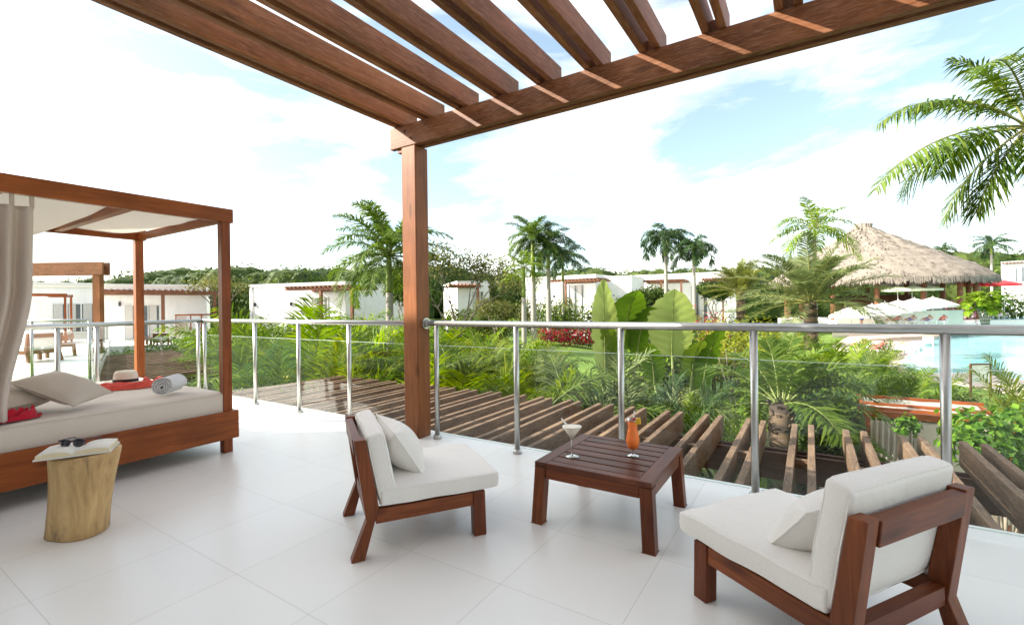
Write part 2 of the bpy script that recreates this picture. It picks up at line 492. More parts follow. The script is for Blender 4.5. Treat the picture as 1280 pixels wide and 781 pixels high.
# trunks
def trunk_mat(name, c0, c1, ring=14.0, rough=0.85):
    m, n, l, b = new_mat(name)
    tc = N(n, 'ShaderNodeTexCoord')
    w = N(n, 'ShaderNodeTexWave', Scale=ring, Distortion=1.6, Detail=3.0); w.bands_direction = 'Z'; w.inputs['Detail Scale'].default_value = 2.0
    l.new(tc.outputs['Object'], w.inputs['Vector'])
    t = N(n, 'ShaderNodeTexNoise', Scale=5.0, Detail=7.0, Roughness=0.65); l.new(tc.outputs['Object'], t.inputs['Vector'])
    mx = N(n, 'ShaderNodeMath', operation='ADD'); l.new(w.outputs['Fac'], mx.inputs[0]); l.new(t.outputs['Fac'], mx.inputs[1])
    r = ramp(n, [(0.45, c0), (1.15 / 1.6, c1)])
    dv = N(n, 'ShaderNodeMath', operation='DIVIDE'); dv.inputs[1].default_value = 1.6; l.new(mx.outputs[0], dv.inputs[0]); l.new(dv.outputs[0], r.inputs['Fac'])
    l.new(r.outputs['Color'], b.inputs['Base Color']); b.inputs['Roughness'].default_value = rough
    bp = N(n, 'ShaderNodeBump', Strength=0.5, Distance=0.03); l.new(dv.outputs[0], bp.inputs['Height']); l.new(bp.outputs['Normal'], b.inputs['Normal'])
    return m
M['royal_trunk'] = trunk_mat('royal_palm_trunk', (0.26, 0.235, 0.20), (0.42, 0.39, 0.345), 3.0)
M['crownshaft'] = plain('crownshaft_green', (0.19, 0.25, 0.05), 0.5, 0.25, 2)
M['date_trunk'] = trunk_mat('date_palm_trunk', (0.045, 0.030, 0.020), (0.15, 0.10, 0.062), 0.8)
M['bark'] = trunk_mat('tree_bark', (0.13, 0.105, 0.075), (0.30, 0.25, 0.19), 1.0)
# leaves
M['lf_royal'] = leaf('royal_palm_leaf', (0.050, 0.095, 0.014), (0.088, 0.145, 0.022), (0.15, 0.20, 0.035))
M['lf_dark'] = leaf('dark_palm_leaf', (0.025, 0.055, 0.018), (0.042, 0.085, 0.028), (0.075, 0.12, 0.045))
M['lf_areca'] = leaf('areca_leaf', (0.058, 0.100, 0.008), (0.11, 0.165, 0.011), (0.22, 0.25, 0.016), 0.4)
M['lf_bright'] = leaf('bright_palm_leaf', (0.065, 0.125, 0.009), (0.12, 0.195, 0.012), (0.22, 0.28, 0.022), 0.4)
M['lf_date'] = leaf('date_palm_leaf', (0.095, 0.125, 0.03), (0.16, 0.18, 0.045), (0.25, 0.24, 0.06), 0.3)
M['lf_silver'] = leaf('silver_palm_leaf', (0.095, 0.135, 0.052), (0.17, 0.21, 0.085), (0.26, 0.28, 0.115), 0.3)
M['lf_tree'] = leaf('tree_leaf', (0.030, 0.060, 0.012), (0.060, 0.100, 0.018), (0.11, 0.14, 0.028), 0.3)
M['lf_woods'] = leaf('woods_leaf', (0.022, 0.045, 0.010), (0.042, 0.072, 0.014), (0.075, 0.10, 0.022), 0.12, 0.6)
M['lf_olive'] = leaf('olive_leaf', (0.07, 0.085, 0.022), (0.12, 0.13, 0.035), (0.19, 0.175, 0.05), 0.3)
M['lf_banana'] = leaf('banana_leaf', (0.07, 0.13, 0.015), (0.14, 0.20, 0.03), (0.18, 0.25, 0.04), 0.4, 0.35)
M['lf_bananapale'] = leaf('pale_banana_leaf', (0.19, 0.24, 0.06), (0.25, 0.30, 0.09), (0.29, 0.34, 0.12), 0.45, 0.35)
M['lf_clusia'] = leaf('clusia_leaf', (0.045, 0.115, 0.012), (0.085, 0.18, 0.016), (0.15, 0.26, 0.025), 0.3, 0.3)
M['lf_yellow'] = leaf('yellow_green_leaf', (0.13, 0.17, 0.018), (0.24, 0.27, 0.03), (0.36, 0.34, 0.05), 0.35)
M['lf_lime'] = leaf('lime_leaf', (0.075, 0.14, 0.009), (0.14, 0.22, 0.013), (0.23, 0.31, 0.022), 0.4)
M['lf_red'] = leaf('crimson_leaf', (0.20, 0.008, 0.02), (0.38, 0.02, 0.05), (0.52, 0.06, 0.09), 0.3)
M['lf_pink'] = leaf('pink_blossom', (0.45, 0.18, 0.24), (0.6, 0.30, 0.34), (0.7, 0.45, 0.45), 0.3)
M['lf_dry'] = leaf('dry_leaf', (0.22, 0.13, 0.04), (0.30, 0.19, 0.06), (0.36, 0.25, 0.09), 0.3)
M['lf_coco'] = leaf('coconut_leaf', (0.045, 0.090, 0.011), (0.085, 0.140, 0.017), (0.165, 0.215, 0.032), 0.26)
M['rachis'] = plain('frond_stem', (0.16, 0.19, 0.05), 0.5, 0.2, 4)
M['yellowrachis'] = plain('yellow_frond_stem', (0.22, 0.22, 0.06), 0.5, 0.2, 4)

def tile_mat():
    m, n, l, b = new_mat('white_floor_tiles')
    tc = N(n, 'ShaderNodeTexCoord')
    mp = N(n, 'ShaderNodeMapping'); mp.inputs['Location'].default_value = (0.66 + 0.5575 * 40, -1.195 + 0.5825 * 40, 0)
    l.new(tc.outputs['Object'], mp.inputs['Vector'])
    br = N(n, 'ShaderNodeTexBrick'); br.offset = 0.0; br.squash = 1.0
    br.inputs['Scale'].default_value = 1.0; br.inputs['Brick Width'].default_value = 0.5575; br.inputs['Row Height'].default_value = 0.5825
    br.inputs['Mortar Size'].default_value = 0.0020; br.inputs['Mortar Smooth'].default_value = 0.4; br.inputs['Bias'].default_value = 0.0
    br.inputs['Color1'].default_value = (0.815, 0.80, 0.765, 1); br.inputs['Color2'].default_value = (0.86, 0.845, 0.81, 1); br.inputs['Mortar'].default_value = (0.64, 0.615, 0.575, 1)
    l.new(mp.outputs['Vector'], br.inputs['Vector'])
    t = N(n, 'ShaderNodeTexNoise', Scale=1.4, Detail=6.0, Roughness=0.6); l.new(tc.outputs['Object'], t.inputs['Vector'])
    t2 = N(n, 'ShaderNodeTexNoise', Scale=2.0, Detail=2.0); l.new(tc.outputs['Object'], t2.inputs['Vector'])
    mr = N(n, 'ShaderNodeMapRange'); mr.inputs[1].default_value = 0.3; mr.inputs[2].default_value = 0.7; mr.inputs[3].default_value = 0.985; mr.inputs[4].default_value = 1.015
    l.new(t.outputs['Fac'], mr.inputs[0])
    hs = N(n, 'ShaderNodeHueSaturation'); l.new(mr.outputs[0], hs.inputs['Value']); l.new(br.outputs['Color'], hs.inputs['Color'])
    l.new(hs.outputs['Color'], b.inputs['Base Color'])
    rr = N(n, 'ShaderNodeMapRange'); rr.inputs[1].default_value = 0.3; rr.inputs[2].default_value = 0.7; rr.inputs[3].default_value = 0.28; rr.inputs[4].default_value = 0.31
    l.new(t2.outputs['Fac'], rr.inputs[0]); l.new(rr.outputs[0], b.inputs['Roughness'])
    b.inputs['Specular IOR Level'].default_value = 0.5
    bp = N(n, 'ShaderNodeBump', Strength=0.3, Distance=0.002); bp.invert = True
    l.new(br.outputs['Fac'], bp.inputs['Height']); l.new(bp.outputs['Normal'], b.inputs['Normal'])
    return m
M['tiles'] = tile_mat()

def lawn_mat():
    m, n, l, b = new_mat('lawn')
    tc = N(n, 'ShaderNodeTexCoord')
    t = N(n, 'ShaderNodeTexNoise', Scale=0.35, Detail=8.0, Roughness=0.7); l.new(tc.outputs['Object'], t.inputs['Vector'])
    r = ramp(n, [(0.3, (0.075, 0.14, 0.014)), (0.55, (0.13, 0.22, 0.02)), (0.75, (0.19, 0.28, 0.03))])
    t2 = N(n, 'ShaderNodeTexNoise', Scale=22.0, Detail=6.0); l.new(tc.outputs['Object'], t2.inputs['Vector'])
    l.new(t.outputs['Fac'], r.inputs['Fac'])
    hs = N(n, 'ShaderNodeHueSaturation'); mr = N(n, 'ShaderNodeMapRange'); mr.inputs[1].default_value = .3; mr.inputs[2].default_value = .7; mr.inputs[3].default_value = 0.7; mr.inputs[4].default_value = 1.3
    l.new(t2.outputs['Fac'], mr.inputs[0]); l.new(mr.outputs[0], hs.inputs['Value']); l.new(r.outputs['Color'], hs.inputs['Color'])
    l.new(hs.outputs['Color'], b.inputs['Base Color']); b.inputs['Roughness'].default_value = 0.9
    bp = N(n, 'ShaderNodeBump', Strength=0.8, Distance=0.05); l.new(t2.outputs['Fac'], bp.inputs['Height']); l.new(bp.outputs['Normal'], b.inputs['Normal'])
    return m
M['lawn'] = lawn_mat()

def water_mat():
    m, n, l, b = new_mat('pool_water')
    tc = N(n, 'ShaderNodeTexCoord')
    t = N(n, 'ShaderNodeTexNoise', Scale=0.25, Detail=3.0); l.new(tc.outputs['Object'], t.inputs['Vector'])
    r = ramp(n, [(0.35, (0.24, 0.60, 0.66)), (0.65, (0.36, 0.72, 0.76))])
    l.new(t.outputs['Fac'], r.inputs['Fac']); l.new(r.outputs['Color'], b.inputs['Base Color'])
    b.inputs['Roughness'].default_value = 0.06
    t2 = N(n, 'ShaderNodeTexNoise', Scale=2.5, Detail=4.0, Distortion=0.5); l.new(tc.outputs['Object'], t2.inputs['Vector'])
    bp = N(n, 'ShaderNodeBump', Strength=0.35, Distance=0.05); l.new(t2.outputs['Fac'], bp.inputs['Height']); l.new(bp.outputs['Normal'], b.inputs['Normal'])
    return m
M['water'] = water_mat()
M['deck'] = plain('pool_deck_paving', (0.62, 0.50, 0.42), 0.8, 0.10, 0.8, 0.2, 30)
M['deckwhite'] = plain('pool_coping', (0.72, 0.68, 0.62), 0.7, 0.06, 1.0)

def thatch_mat():
    m, n, l, b = new_mat('thatch')
    tc = N(n, 'ShaderNodeTexCoord')
    t = N(n, 'ShaderNodeTexNoise', Scale=1.3, Detail=9.0, Roughness=0.72); l.new(tc.outputs['Object'], t.inputs['Vector'])
    mp = N(n, 'ShaderNodeMapping'); mp.inputs['Scale'].default_value = (5, 5, 1.2); l.new(tc.outputs['Object'], mp.inputs['Vector'])
    t2 = N(n, 'ShaderNodeTexNoise', Scale=3.0, Detail=6.0, Roughness=0.7); l.new(mp.outputs['Vector'], t2.inputs['Vector'])
    ad = N(n, 'ShaderNodeMath', operation='ADD'); l.new(t.outputs['Fac'], ad.inputs[0]); l.new(t2.outputs['Fac'], ad.inputs[1])
    hf = N(n, 'ShaderNodeMath', operation='MULTIPLY'); hf.inputs[1].default_value = 0.5; l.new(ad.outputs[0], hf.inputs[0])
    r = ramp(n, [(0.36, (0.16, 0.134, 0.108)), (0.50, (0.265, 0.226, 0.185)), (0.62, (0.35, 0.305, 0.255))])
    l.new(hf.outputs[0], r.inputs['Fac']); l.new(r.outputs['Color'], b.inputs['Base Color']); b.inputs['Roughness'].default_value = 0.95
    bp = N(n, 'ShaderNodeBump', Strength=0.9, Distance=0.25); l.new(hf.outputs[0], bp.inputs['Height']); l.new(bp.outputs['Normal'], b.inputs['Normal'])
    return m
M['thatch'] = thatch_mat()

def stump_mat():
    m, n, l, b = new_mat('pale_stump_wood')
    tc = N(n, 'ShaderNodeTexCoord')
    mp = N(n, 'ShaderNodeMapping'); mp.inputs['Scale'].default_value = (9, 9, 1.8); l.new(tc.outputs['Object'], mp.inputs['Vector'])
    t = N(n, 'ShaderNodeTexNoise', Scale=1.6, Detail=8.0, Roughness=0.68, Distortion=0.6); l.new(mp.outputs['Vector'], t.inputs['Vector'])
    r = ramp(n, [(0.30, (0.20, 0.135, 0.075)), (0.43, (0.46, 0.285, 0.115)), (0.62, (0.62, 0.41, 0.185)), (0.8, (0.68, 0.49, 0.26))])
    l.new(t.outputs['Fac'], r.inputs['Fac'])
    t2 = N(n, 'ShaderNodeTexNoise', Scale=4.5, Detail=5.0, Roughness=0.7); l.new(tc.outputs['Object'], t2.inputs['Vector'])
    r2 = ramp(n, [(0.56, (0, 0, 0)), (0.70, (1, 1, 1))]); l.new(t2.outputs['Fac'], r2.inputs['Fac'])
    mx = N(n, 'ShaderNodeMixRGB'); mx.inputs['Color2'].default_value = (0.16, 0.125, 0.10, 1)
    ms = N(n, 'ShaderNodeMath', operation='MULTIPLY'); ms.inputs[1].default_value = 0.55; l.new(r2.outputs['Color'], ms.inputs[0])
    l.new(ms.outputs[0], mx.inputs['Fac']); l.new(r.outputs['Color'], mx.inputs['Color1']); l.new(mx.outputs['Color'], b.inputs['Base Color'])
    b.inputs['Roughness'].default_value = 0.6
    bp = N(n, 'ShaderNodeBump', Strength=0.3, Distance=0.01); l.new(t.outputs['Fac'], bp.inputs['Height']); l.new(bp.outputs['Normal'], b.inputs['Normal'])
    return m
M['stump'] = stump_mat()

def stonewall_mat():
    m, n, l, b = new_mat('rubble_stone')
    tc = N(n, 'ShaderNodeTexCoord')
    v = N(n, 'ShaderNodeTexVoronoi', Scale=2.6); l.new(tc.outputs['Object'], v.inputs['Vector'])
    hs = ramp(n, [(0.0, (0.46, 0.44, 0.38)), (0.25, (0.36, 0.35, 0.29)), (0.55, (0.10, 0.10, 0.08))])
    l.new(v.outputs['Distance'], hs.inputs['Fac']); l.new(hs.outputs['Color'], b.inputs['Base Color']); b.inputs['Roughness'].default_value = 0.9
    return m
M['stonewall'] = stonewall_mat()
# ------------------------------------------------------------------ ground, terrace, house
def make_ground():
    mb = MB()
    ds = [-14, -6, 0, 3, 5, 7, 9, 11, 13, 15, 17, 19, 22, 26, 30, 34, 38, 42, 48, 55, 62, 72, 85, 100, 115, 130, 160, 220, 400, 900, 3000]
    ls = [-3000, -900, -400, -200, -120, -80, -60, -45, -35, -28, -22, -17, -13, -10, -8, -6, -4, -2, 0, 2, 3, 4.5, 6, 7.5, 9, 12, 16, 20, 26, 34, 45, 60, 80, 120, 200, 400, 900, 3000]
    vs = []
    for d in ds:
        for la in ls:
            p = CPOS + FWD * d + RGT0 * la
            vs.append((p.x, p.y, ground(p.x, p.y)))
    n = len(ls)
    fs = [(j * n + i, j * n + i + 1, (j + 1) * n + i + 1, (j + 1) * n + i) for j in range(len(ds) - 1) for i in range(n - 1)]
    mb.add(vs, fs, 0, None, True)
    structure(mb.build('lawn_ground', M['lawn']))
make_ground()

EDGE_Y = 3.60
RAIL_A = Vector((-7.60, 3.41, 0)); RAIL_B = Vector((-6.50, -0.30, 0))      # left railing line
mb = MB()
poly = [(-7.82, EDGE_Y), (4.2, EDGE_Y), (4.2, -2.9), (-5.95, -2.9)]
mb.prism(poly, 2, -0.30, 0.0)
structure(mb.build('terrace_floor', M['tiles']))
mb = MB(); mb.prism([(-7.7, EDGE_Y - .12), (4.1, EDGE_Y - .12), (4.1, -2.9), (-5.9, -2.9)], 2, -3.1, -0.302)
h0 = thing('lower_suite', 'white rendered ground floor suite under the tiled terrace', 'building', (0, 0, 0))
o = mb.build('wall', M['wall'], h0)
mb = MB()
for x in (-6.5, -4.4, -2.0, 0.2, 2.3):
    mb.span(x - .7, x + .7, EDGE_Y - .12, EDGE_Y - .06, -3.0, -0.9)
mb.build('window', M['window'], h0)

# the house behind the camera: it keeps the terrace in shade
hs = thing('villa', 'tall white villa behind the terrace with sliding doors', 'building', (-2.7, -2.95, 0))
HX0, HX1, HZ = -10.1, 9.0, 7.55
mb = MB(); mb.span(HX0, HX1, -7.0, 0, -3.1, HZ); mb.build('wall', M['wall'], hs)
mb = MB(); mb.span(HX0, HX1, -.3, .0, HZ, HZ + .02); mb.build('parapet', M['wall'], hs)
for x in (-3.0, 0.4, 3.8):
    mb = MB(); mb.span(x - 1.2, x + 1.2, 0.0, 0.05, 0.02, 2.3); w = mb.build('door_frame', M['alu'], hs)
    mb = MB(); mb.span(x - 1.12, x - .03, 0.05, 0.065, .1, 2.22); mb.span(x + .03, x + 1.12, 0.05, .065, .1, 2.22); mb.build('pane', M['window'], w)

# ------------------------------------------------------------------ balustrade
def rail_post(parent, x, y, h=1.075):
    mb = MB()
    mb.tube([(x, y, 0.0), (x, y, h)], 0.0235, 14)
    p = mb.build('post', M['steel'], parent)
    mb = MB()
    mb.lathe([(0.0, 0.034), (0.030, 0.034), (0.037, 0.026), (0.039, 0.0), (0.0, 0.0)], 18, (x, y, 0.001))
    mb.build('base_flange', M['steel'], p)
    return p

def glass_panel(parent, a, b, z0=0.055, z1=0.885):
    a, b = Vector(a), Vector(b)
    mb = MB()
    mb.bar((a.x, a.y, (z0 + z1) / 2), (b.x, b.y, (z0 + z1) / 2), 0.010, z1 - z0)
    for k in range(6): pass
    # slim edges carry the green of cut glass
    o = mb.build('glass_panel', M['glass'], parent)
    mb = MB()
    t = 0.0065
    d = (b - a).normalized()
    mb.bar((a.x, a.y, z1 + 0.0015), (b.x, b.y, z1 + 0.0015), 0.0105, 0.0025)
    mb.build('glass_edge', M['glass_edge'], o)
    mb = MB(); mb.bar((a.x, a.y, z0 - 0.002), (b.x, b.y, z0 - 0.002), 0.0105, 0.0035)
    mb.build('glass_edge', M['glass_edge'], o)
    return o

RZ = 1.095
def railing(label, pts_posts, a, b, group, flange_at=None, glass_off=(0, 0.0)):
    t = thing('balustrade', label, 'railing', (0, 0, 0), 0, group)
    mb = MB(); mb.tube([(a[0], a[1], RZ), (b[0], b[1], RZ)], 0.027, 16); mb.build('handrail', M['steel'], t)
    for p in pts_posts: rail_post(t, p[0], p[1])
    for p, q in zip(pts_posts[:-1], pts_posts[1:]):
        p, q = Vector(p), Vector(q); d = (q - p).normalized()
        glass_panel(t, p + d * 0.032, q - d * 0.032)
    if flange_at:
        f, s = flange_at
        mb = MB(); 
        mb.tube([(f[0], f[1], RZ), (f[0] + s * 0.012, f[1], RZ)], 0.055, 20)
        mb.tube([(f[0] + s * 0.012, f[1], RZ), (f[0] + s * 0.05, f[1], RZ)], 0.036, 16)
        mb.build('wall_flange', M['steel'], t)
    return t

FY = 3.41
railing('steel and glass balustrade between the left corner and the pergola post', [(-7.55, FY), (-6.98, FY), (-6.20, FY), (-5.24, FY), (-4.31, FY), (-3.43, FY)], (-7.62, FY), (-3.355, FY), 'steel and glass balustrades')
railing('steel and glass balustrade running right from the pergola post past the coffee table', [(-3.04, FY), (-2.14, FY), (-1.22, FY), (-0.335, FY), (0.585, FY), (1.50, FY), (2.42, FY), (3.3, FY)], (-3.166, FY), (3.4, FY), 'steel and glass balustrades', ((-3.170, FY), 1))
lp = [RAIL_A.lerp(RAIL_B, t) for t in (0.02, 0.36, 0.46, 0.75, 1.0)]
railing('steel and glass balustrade passing behind the canopied daybed', [(p.x, p.y) for p in lp], RAIL_A, RAIL_B, 'steel and glass balustrades')

# ------------------------------------------------------------------ upper pergola
pg = thing('pergola', 'brown timber pergola with paired rafters over the terrace', 'pergola', (-3.255, 3.42, 0))
PGX, PGY = -3.255, 3.42
def pgl(x0, x1, y0, y1, z0, z1, name, mat, bev=0.006, seed=0):
    m_ = MB(seed); m_.span(x0 - PGX, x1 - PGX, y0 - PGY, y1 - PGY, z0, z1)
    return m_.build(name, mat, pg, bev)
pgl(-3.352, -3.172, 3.292, 3.467, 0, 2.797, 'post', M['post'], 0.008, 3)
pgl(-3.50, 3.4, 3.288, 3.343, 2.799, 3.010, 'beam', M['pergola'], 0.006, 4)
pgl(-3.50, 3.4, 3.386, 3.440, 2.799, 3.010, 'beam', M['pergola'], 0.006, 5)
pgl(-3.48, 3.38, 3.3435, 3.3855, 2.820, 2.995, 'beam', M['darkbeam'], 0, 7)  # dark filler added between the planks to block light through the gap
pgl(-3.42, -3.354, 3.31, 3.42, 2.758, 2.797, 'spacer', M['pergola'], 0.004, 6)
for (bx, bz) in ((-3.30, 2.945), (-3.22, 2.865)):
    mb = MB(); mb.tube([(bx - PGX, 3.2875 - PGY, bz), (bx - PGX, 3.280 - PGY, bz)], .011, 10); mb.build('bolt', M['darkbeam'], pg)
PER = 0.4150
for k in range(-3, 12):
    xr = -2.115 + PER * k + (.06 if k == -3 else 0)
    for j, off in enumerate((0.0, -0.100)):
        rng_ = random.Random(k * 7 + j)
        jz = rng_.uniform(-.002, .002)
        pgl(xr + off - 0.050, xr + off, -2.9, 3.465 + rng_.uniform(-.01, .01), 3.012, 3.177 + jz, 'rafter', M['pergola'], 0.006, k * 2 + j + 90)
    pgl(xr - 0.0995, xr - 0.0505, 3.33, 3.37, 3.0125, 3.10, 'spacer', M['pergola'], 0, k + 400)
pgl(-3.50, 3.4, -2.9, -2.84, 2.79, 3.010, 'beam', M['pergola'], 0.006, 8)

# ------------------------------------------------------------------ lower pergola over the suite below
lpg = thing('pergola', 'weathered lower pergola of paired rafters just beyond the balustrade', 'pergola', (-3, 6.0, -3.0))
LX, LY, LZ = -3, 6.0, -3.0
def lpl(x0, x1, y0, y1, z0, z1, name, mat, bev=0.005, seed=0):
    m_ = MB(seed); m_.span(x0 - LX, x1 - LX, y0 - LY, y1 - LY, z0 - LZ, z1 - LZ)
    return m_.build(name, mat, lpg, bev)
for k in range(-17, 6):
    xr = 0.0 + 0.4765 * k
    for j, off in enumerate((0.0, -0.158)):
        r_ = random.Random(k * 3 + j)
        lpl(xr + off - 0.058, xr + off, 3.744, 6.36 + r_.uniform(-.03, .03), -0.40, -0.15 + r_.uniform(-.003, .003), 'rafter', M['weathered'], 0.005, k * 2 + j + 40)
    lpl(xr - 0.157, xr - 0.0585, 5.05, 5.10, -0.26, -0.19, 'spacer', M['weathered'], 0, k + 70)
lpl(-8.6, 2.7, 5.94, 5.99, -0.70, -0.402, 'beam', M['darkbeam'], 0.005, 1)
lpl(-8.6, 2.7, 6.10, 6.15, -0.70, -0.402, 'beam', M['darkbeam'], 0.005, 2)
lpl(-8.6, 2.7, 3.665, 3.742, -0.46, -0.125, 'beam', M['darkbeam'], 0.005, 3)
for x in (-7.6, -3.3, 1.9):
    lpl(x - .06, x + .06, 5.99, 6.10, -3.05, -0.42, 'post', M['darkbeam'], 0.005, int(x * 10))

# ------------------------------------------------------------------ cushions and pillows
def cushion_mb(sx, sy, sz, r=0.03, puff=0.012, seed=0, wob=0.004):
    mb = MB(seed)
    h = (sx / 2, sy / 2, sz / 2)
    def ticks(hh):
        n = max(2, int(hh * 2 / 0.05))
        inner = [-(hh - r) + 2 * (hh - r) * i / n for i in range(n + 1)]
        e = [r * (1 - q) for q in (0.0, 0.3, 0.65)]
        return [-hh + (r - q) for q in e][:0] + [-hh, -hh + .3 * r, -hh + .65 * r] + inner + [hh - .65 * r, hh - .3 * r, hh]
    T = [ticks(h[0]), ticks(h[1]), ticks(h[2])]
    idx = {}
    vs = []; fs = []
    off = Vector((seed * 3.1, seed * 1.7, seed))
    def vert(p):
        key = tuple(round(c, 5) for c in p)
        if key in idx: return idx[key]
        q = Vector(p)
        inner = Vector([max(-(h[i] - r), min(h[i] - r, q[i])) for i in range(3)])
        d = q - inner
        if d.length > 1e-9: q = inner + d.normalized() * r
        fx, fy, fz = [q[i] / h[i] for i in range(3)]
        big = min(range(3), key=lambda i: h[i])
        oth = [i for i in range(3) if i != big]
        w = (1 - (q[oth[0]] / h[oth[0]]) ** 4) * (1 - (q[oth[1]] / h[oth[1]]) ** 4)
        q[big] += puff * w * (1 if q[big] > 0 else -1)
        for i in oth:
            q[i] += puff * .5 * (1 - (q[big] / (h[big] + puff)) ** 2) * (q[i] / h[i]) ** 3
        q += Vector((noise.noise(q * 6 + off), noise.noise(q * 6 + off + Vector((9, 0, 0))), noise.noise(q * 6 + off + Vector((0, 9, 0))))) * wob
        idx[key] = len(vs); vs.append(q); return idx[key]
    for ax in range(3):
        a, b = (ax + 1) % 3, (ax + 2) % 3
        for sgn in (-1, 1):
            for i in range(len(T[a]) - 1):
                for j in range(len(T[b]) - 1):
                    quad = []
                    for (ii, jj) in ((i, j), (i + 1, j), (i + 1, j + 1), (i, j + 1)):
                        p = [0, 0, 0]; p[ax] = sgn * h[ax]; p[a] = T[a][ii]; p[b] = T[b][jj]
                        quad.append(vert(p))
                    if len(set(quad)) == 4:
                        fs.append(tuple(quad if sgn > 0 else quad[::-1]))
    mb.add(vs, fs, 0, None, True)
    # corded seams round both large faces
    big = min(range(3), key=lambda i: h[i]); a, b = [i for i in range(3) if i != big]
    for s in (-1, 1):
        pts = []
        for (ca, cb, st) in ((1, 1, 0), (-1, 1, pi / 2), (-1, -1, pi), (1, -1, 3 * pi / 2)):
            for q in range(4):
                an = st + q / 3 * pi / 2; rr = .035
                p = [0, 0, 0]; p[a] = ca * (h[a] - rr - .0005) + cos(an) * rr; p[b] = cb * (h[b] - rr - .0005) + sin(an) * rr; p[big] = s * (h[big] - r * .45)
                pts.append(p)
        full = []
        for p, q in zip(pts, pts[1:] + pts[:1]):
            p, q = Vector(p), Vector(q); k = max(1, int((q - p).length / .03))
            for i in range(k):
                x = p.lerp(q, i / k)
                x += Vector((noise.noise(x * 6 + off), noise.noise(x * 6 + off + Vector((9, 0, 0))), noise.noise(x * 6 + off + Vector((0, 9, 0))))) * wob
                full.append(x)
        mb.tube(full + [full[0]], .0038, 6, 0, False)
    return mb

def pillow_mb(w, hgt, T, seed=0):
    mb = MB(seed); n = 22
    off = Vector((seed * 5.3, 0, seed))
    def side(s):
        def fn(a, b):
            u, v = 2 * a - 1, 2 * b - 1
            u = math.copysign(abs(u) ** .85, u); v = math.copysign(abs(v) ** .85, v)
            x = w / 2 * u * (1 - .075 * (1 - v * v)); y = hgt / 2 * v * (1 - .075 * (1 - u * u))
            t = max(0, (1 - abs(u) ** 2.2) * (1 - abs(v) ** 2.2)) ** .60
            z = s * T / 2 * t
            z += noise.noise(Vector((x * 7, y * 7, s * 2)) + off) * .012 * t
            x += noise.noise(Vector((x * 5, y * 5, 4)) + off) * .006
            return (x, y, z)
        return fn
    mb.grid(side(1), n, n); 
    b = MB(); b.grid(side(-1), n, n)
    mb.add(b.v, [f[::-1] for f in b.f], 0, None, True)
    # piped seam
    pts = []
    for k in range(4 * n):
        q, t = divmod(k, n); t /= n
        u, v = [(2 * t - 1, -1), (1, 2 * t - 1), (1 - 2 * t, 1), (-1, 1 - 2 * t)][q]
        pts.append(side(1)((u + 1) / 2, (v + 1) / 2))
    mb.tube(pts + [pts[0]], 0.0045, 5, 0, False)
    return mb

def place_pillow(name, label, w, h, T, mat, loc, euler, group=None, seed=1):
    o = pillow_mb(w, h, T, seed).build(name, mat)
    o.location = loc; o.rotation_euler = [radians(a) for a in euler]
    tag(o, label, 'cushion', group)
    return o

# ------------------------------------------------------------------ lounge chairs
def make_chair(label, loc, rz, group, bh=0.410):
    t = thing('lounge_chair', label, 'chair', loc, rz, group)
    rear = [(-0.372, 0), (-0.306, 0), (-0.236, 0.255), (-0.296, 0.597), (-0.352, 0.597), (-0.297, 0.19)]
    for s in (-1, 1):
        mb = MB(11 + s); mb.prism(rear, 0, s * 0.250, s * 0.312); mb.build('leg', M['chair'], t, 0.004)
        mb = MB(21 + s); mb.prism([(0.268, 0), (0.336, 0), (0.330, 0.243), (0.262, 0.243)], 0, s * 0.250, s * 0.312); mb.build('leg', M['chair'], t, 0.004)
        mb = MB(31 + s); mb.span(s * 0.262, s * 0.305, -0.25, 0.264, 0.168, 0.240, 0, 1); mb.build('side_rail', M['chair'], t, 0.004)
    mb = MB(41); mb.prism([(-0.347, 0.505), (-0.300, 0.509), (-0.312, 0.592), (-0.356, 0.590)], 0, -0.248, 0.248); mb.build('back_rail', M['chair'], t, 0.004)
    mb = MB(42); mb.span(-0.248, 0.248, -0.292, -0.245, 0.168, 0.235); mb.build('back_rail', M['chair'], t, 0.004)
    mb = MB(43); mb.span(-0.248, 0.248, 0.272, 0.318, 0.168, 0.238); mb.build('front_rail', M['chair'], t, 0.004)
    mb = MB(44)
    for i in range(6): mb.span(-0.26, 0.26, -0.20 + i * 0.085, -0.14 + i * 0.085, 0.222, 0.240)
    mb.build('seat_slats', M['chair'], t, 0.003)
    c = cushion_mb(0.615, 0.635, 0.088, 0.016, 0.007, 3, 0.007).build('seat_cushion', M['white_fabric'], t)
    c.location = (0, 0.095, 0.290)
    c = cushion_mb(0.590, 0.092, bh, 0.018, 0.010, 5, 0.008).build('back_cushion', M['white_fabric'], t)
    c.location = (0, -0.222 + (0.41 - bh) * .1, 0.265 + bh / 2); c.rotation_euler = (radians(10), 0, 0)
    return t
CH1 = (-1.985, 2.015, 0); CH1R = radians(-33.9)
CH2 = (-0.01, 2.215, 0); CH2R = radians(56.5)
make_chair('low timber lounge chair left of the coffee table, seen from its side', CH1, CH1R, 'low lounge chairs with white cushions', 0.350)
make_chair('low timber lounge chair right of the coffee table, its open back turned to the viewer', CH2, CH2R, 'low lounge chairs with white cushions')
def on_chair(c, r, p):
    return Vector(c) + Matrix.Rotation(r, 3, 'Z') @ Vector(p)
place_pillow('throw_pillow', 'white throw pillow leaning on the left lounge chair backrest', 0.40, 0.33, 0.20, M['white_fabric'], on_chair(CH1, CH1R, (-0.02, -0.070, 0.455)), (122, 4, -33.9 + 6), 'white throw pillows', 2)
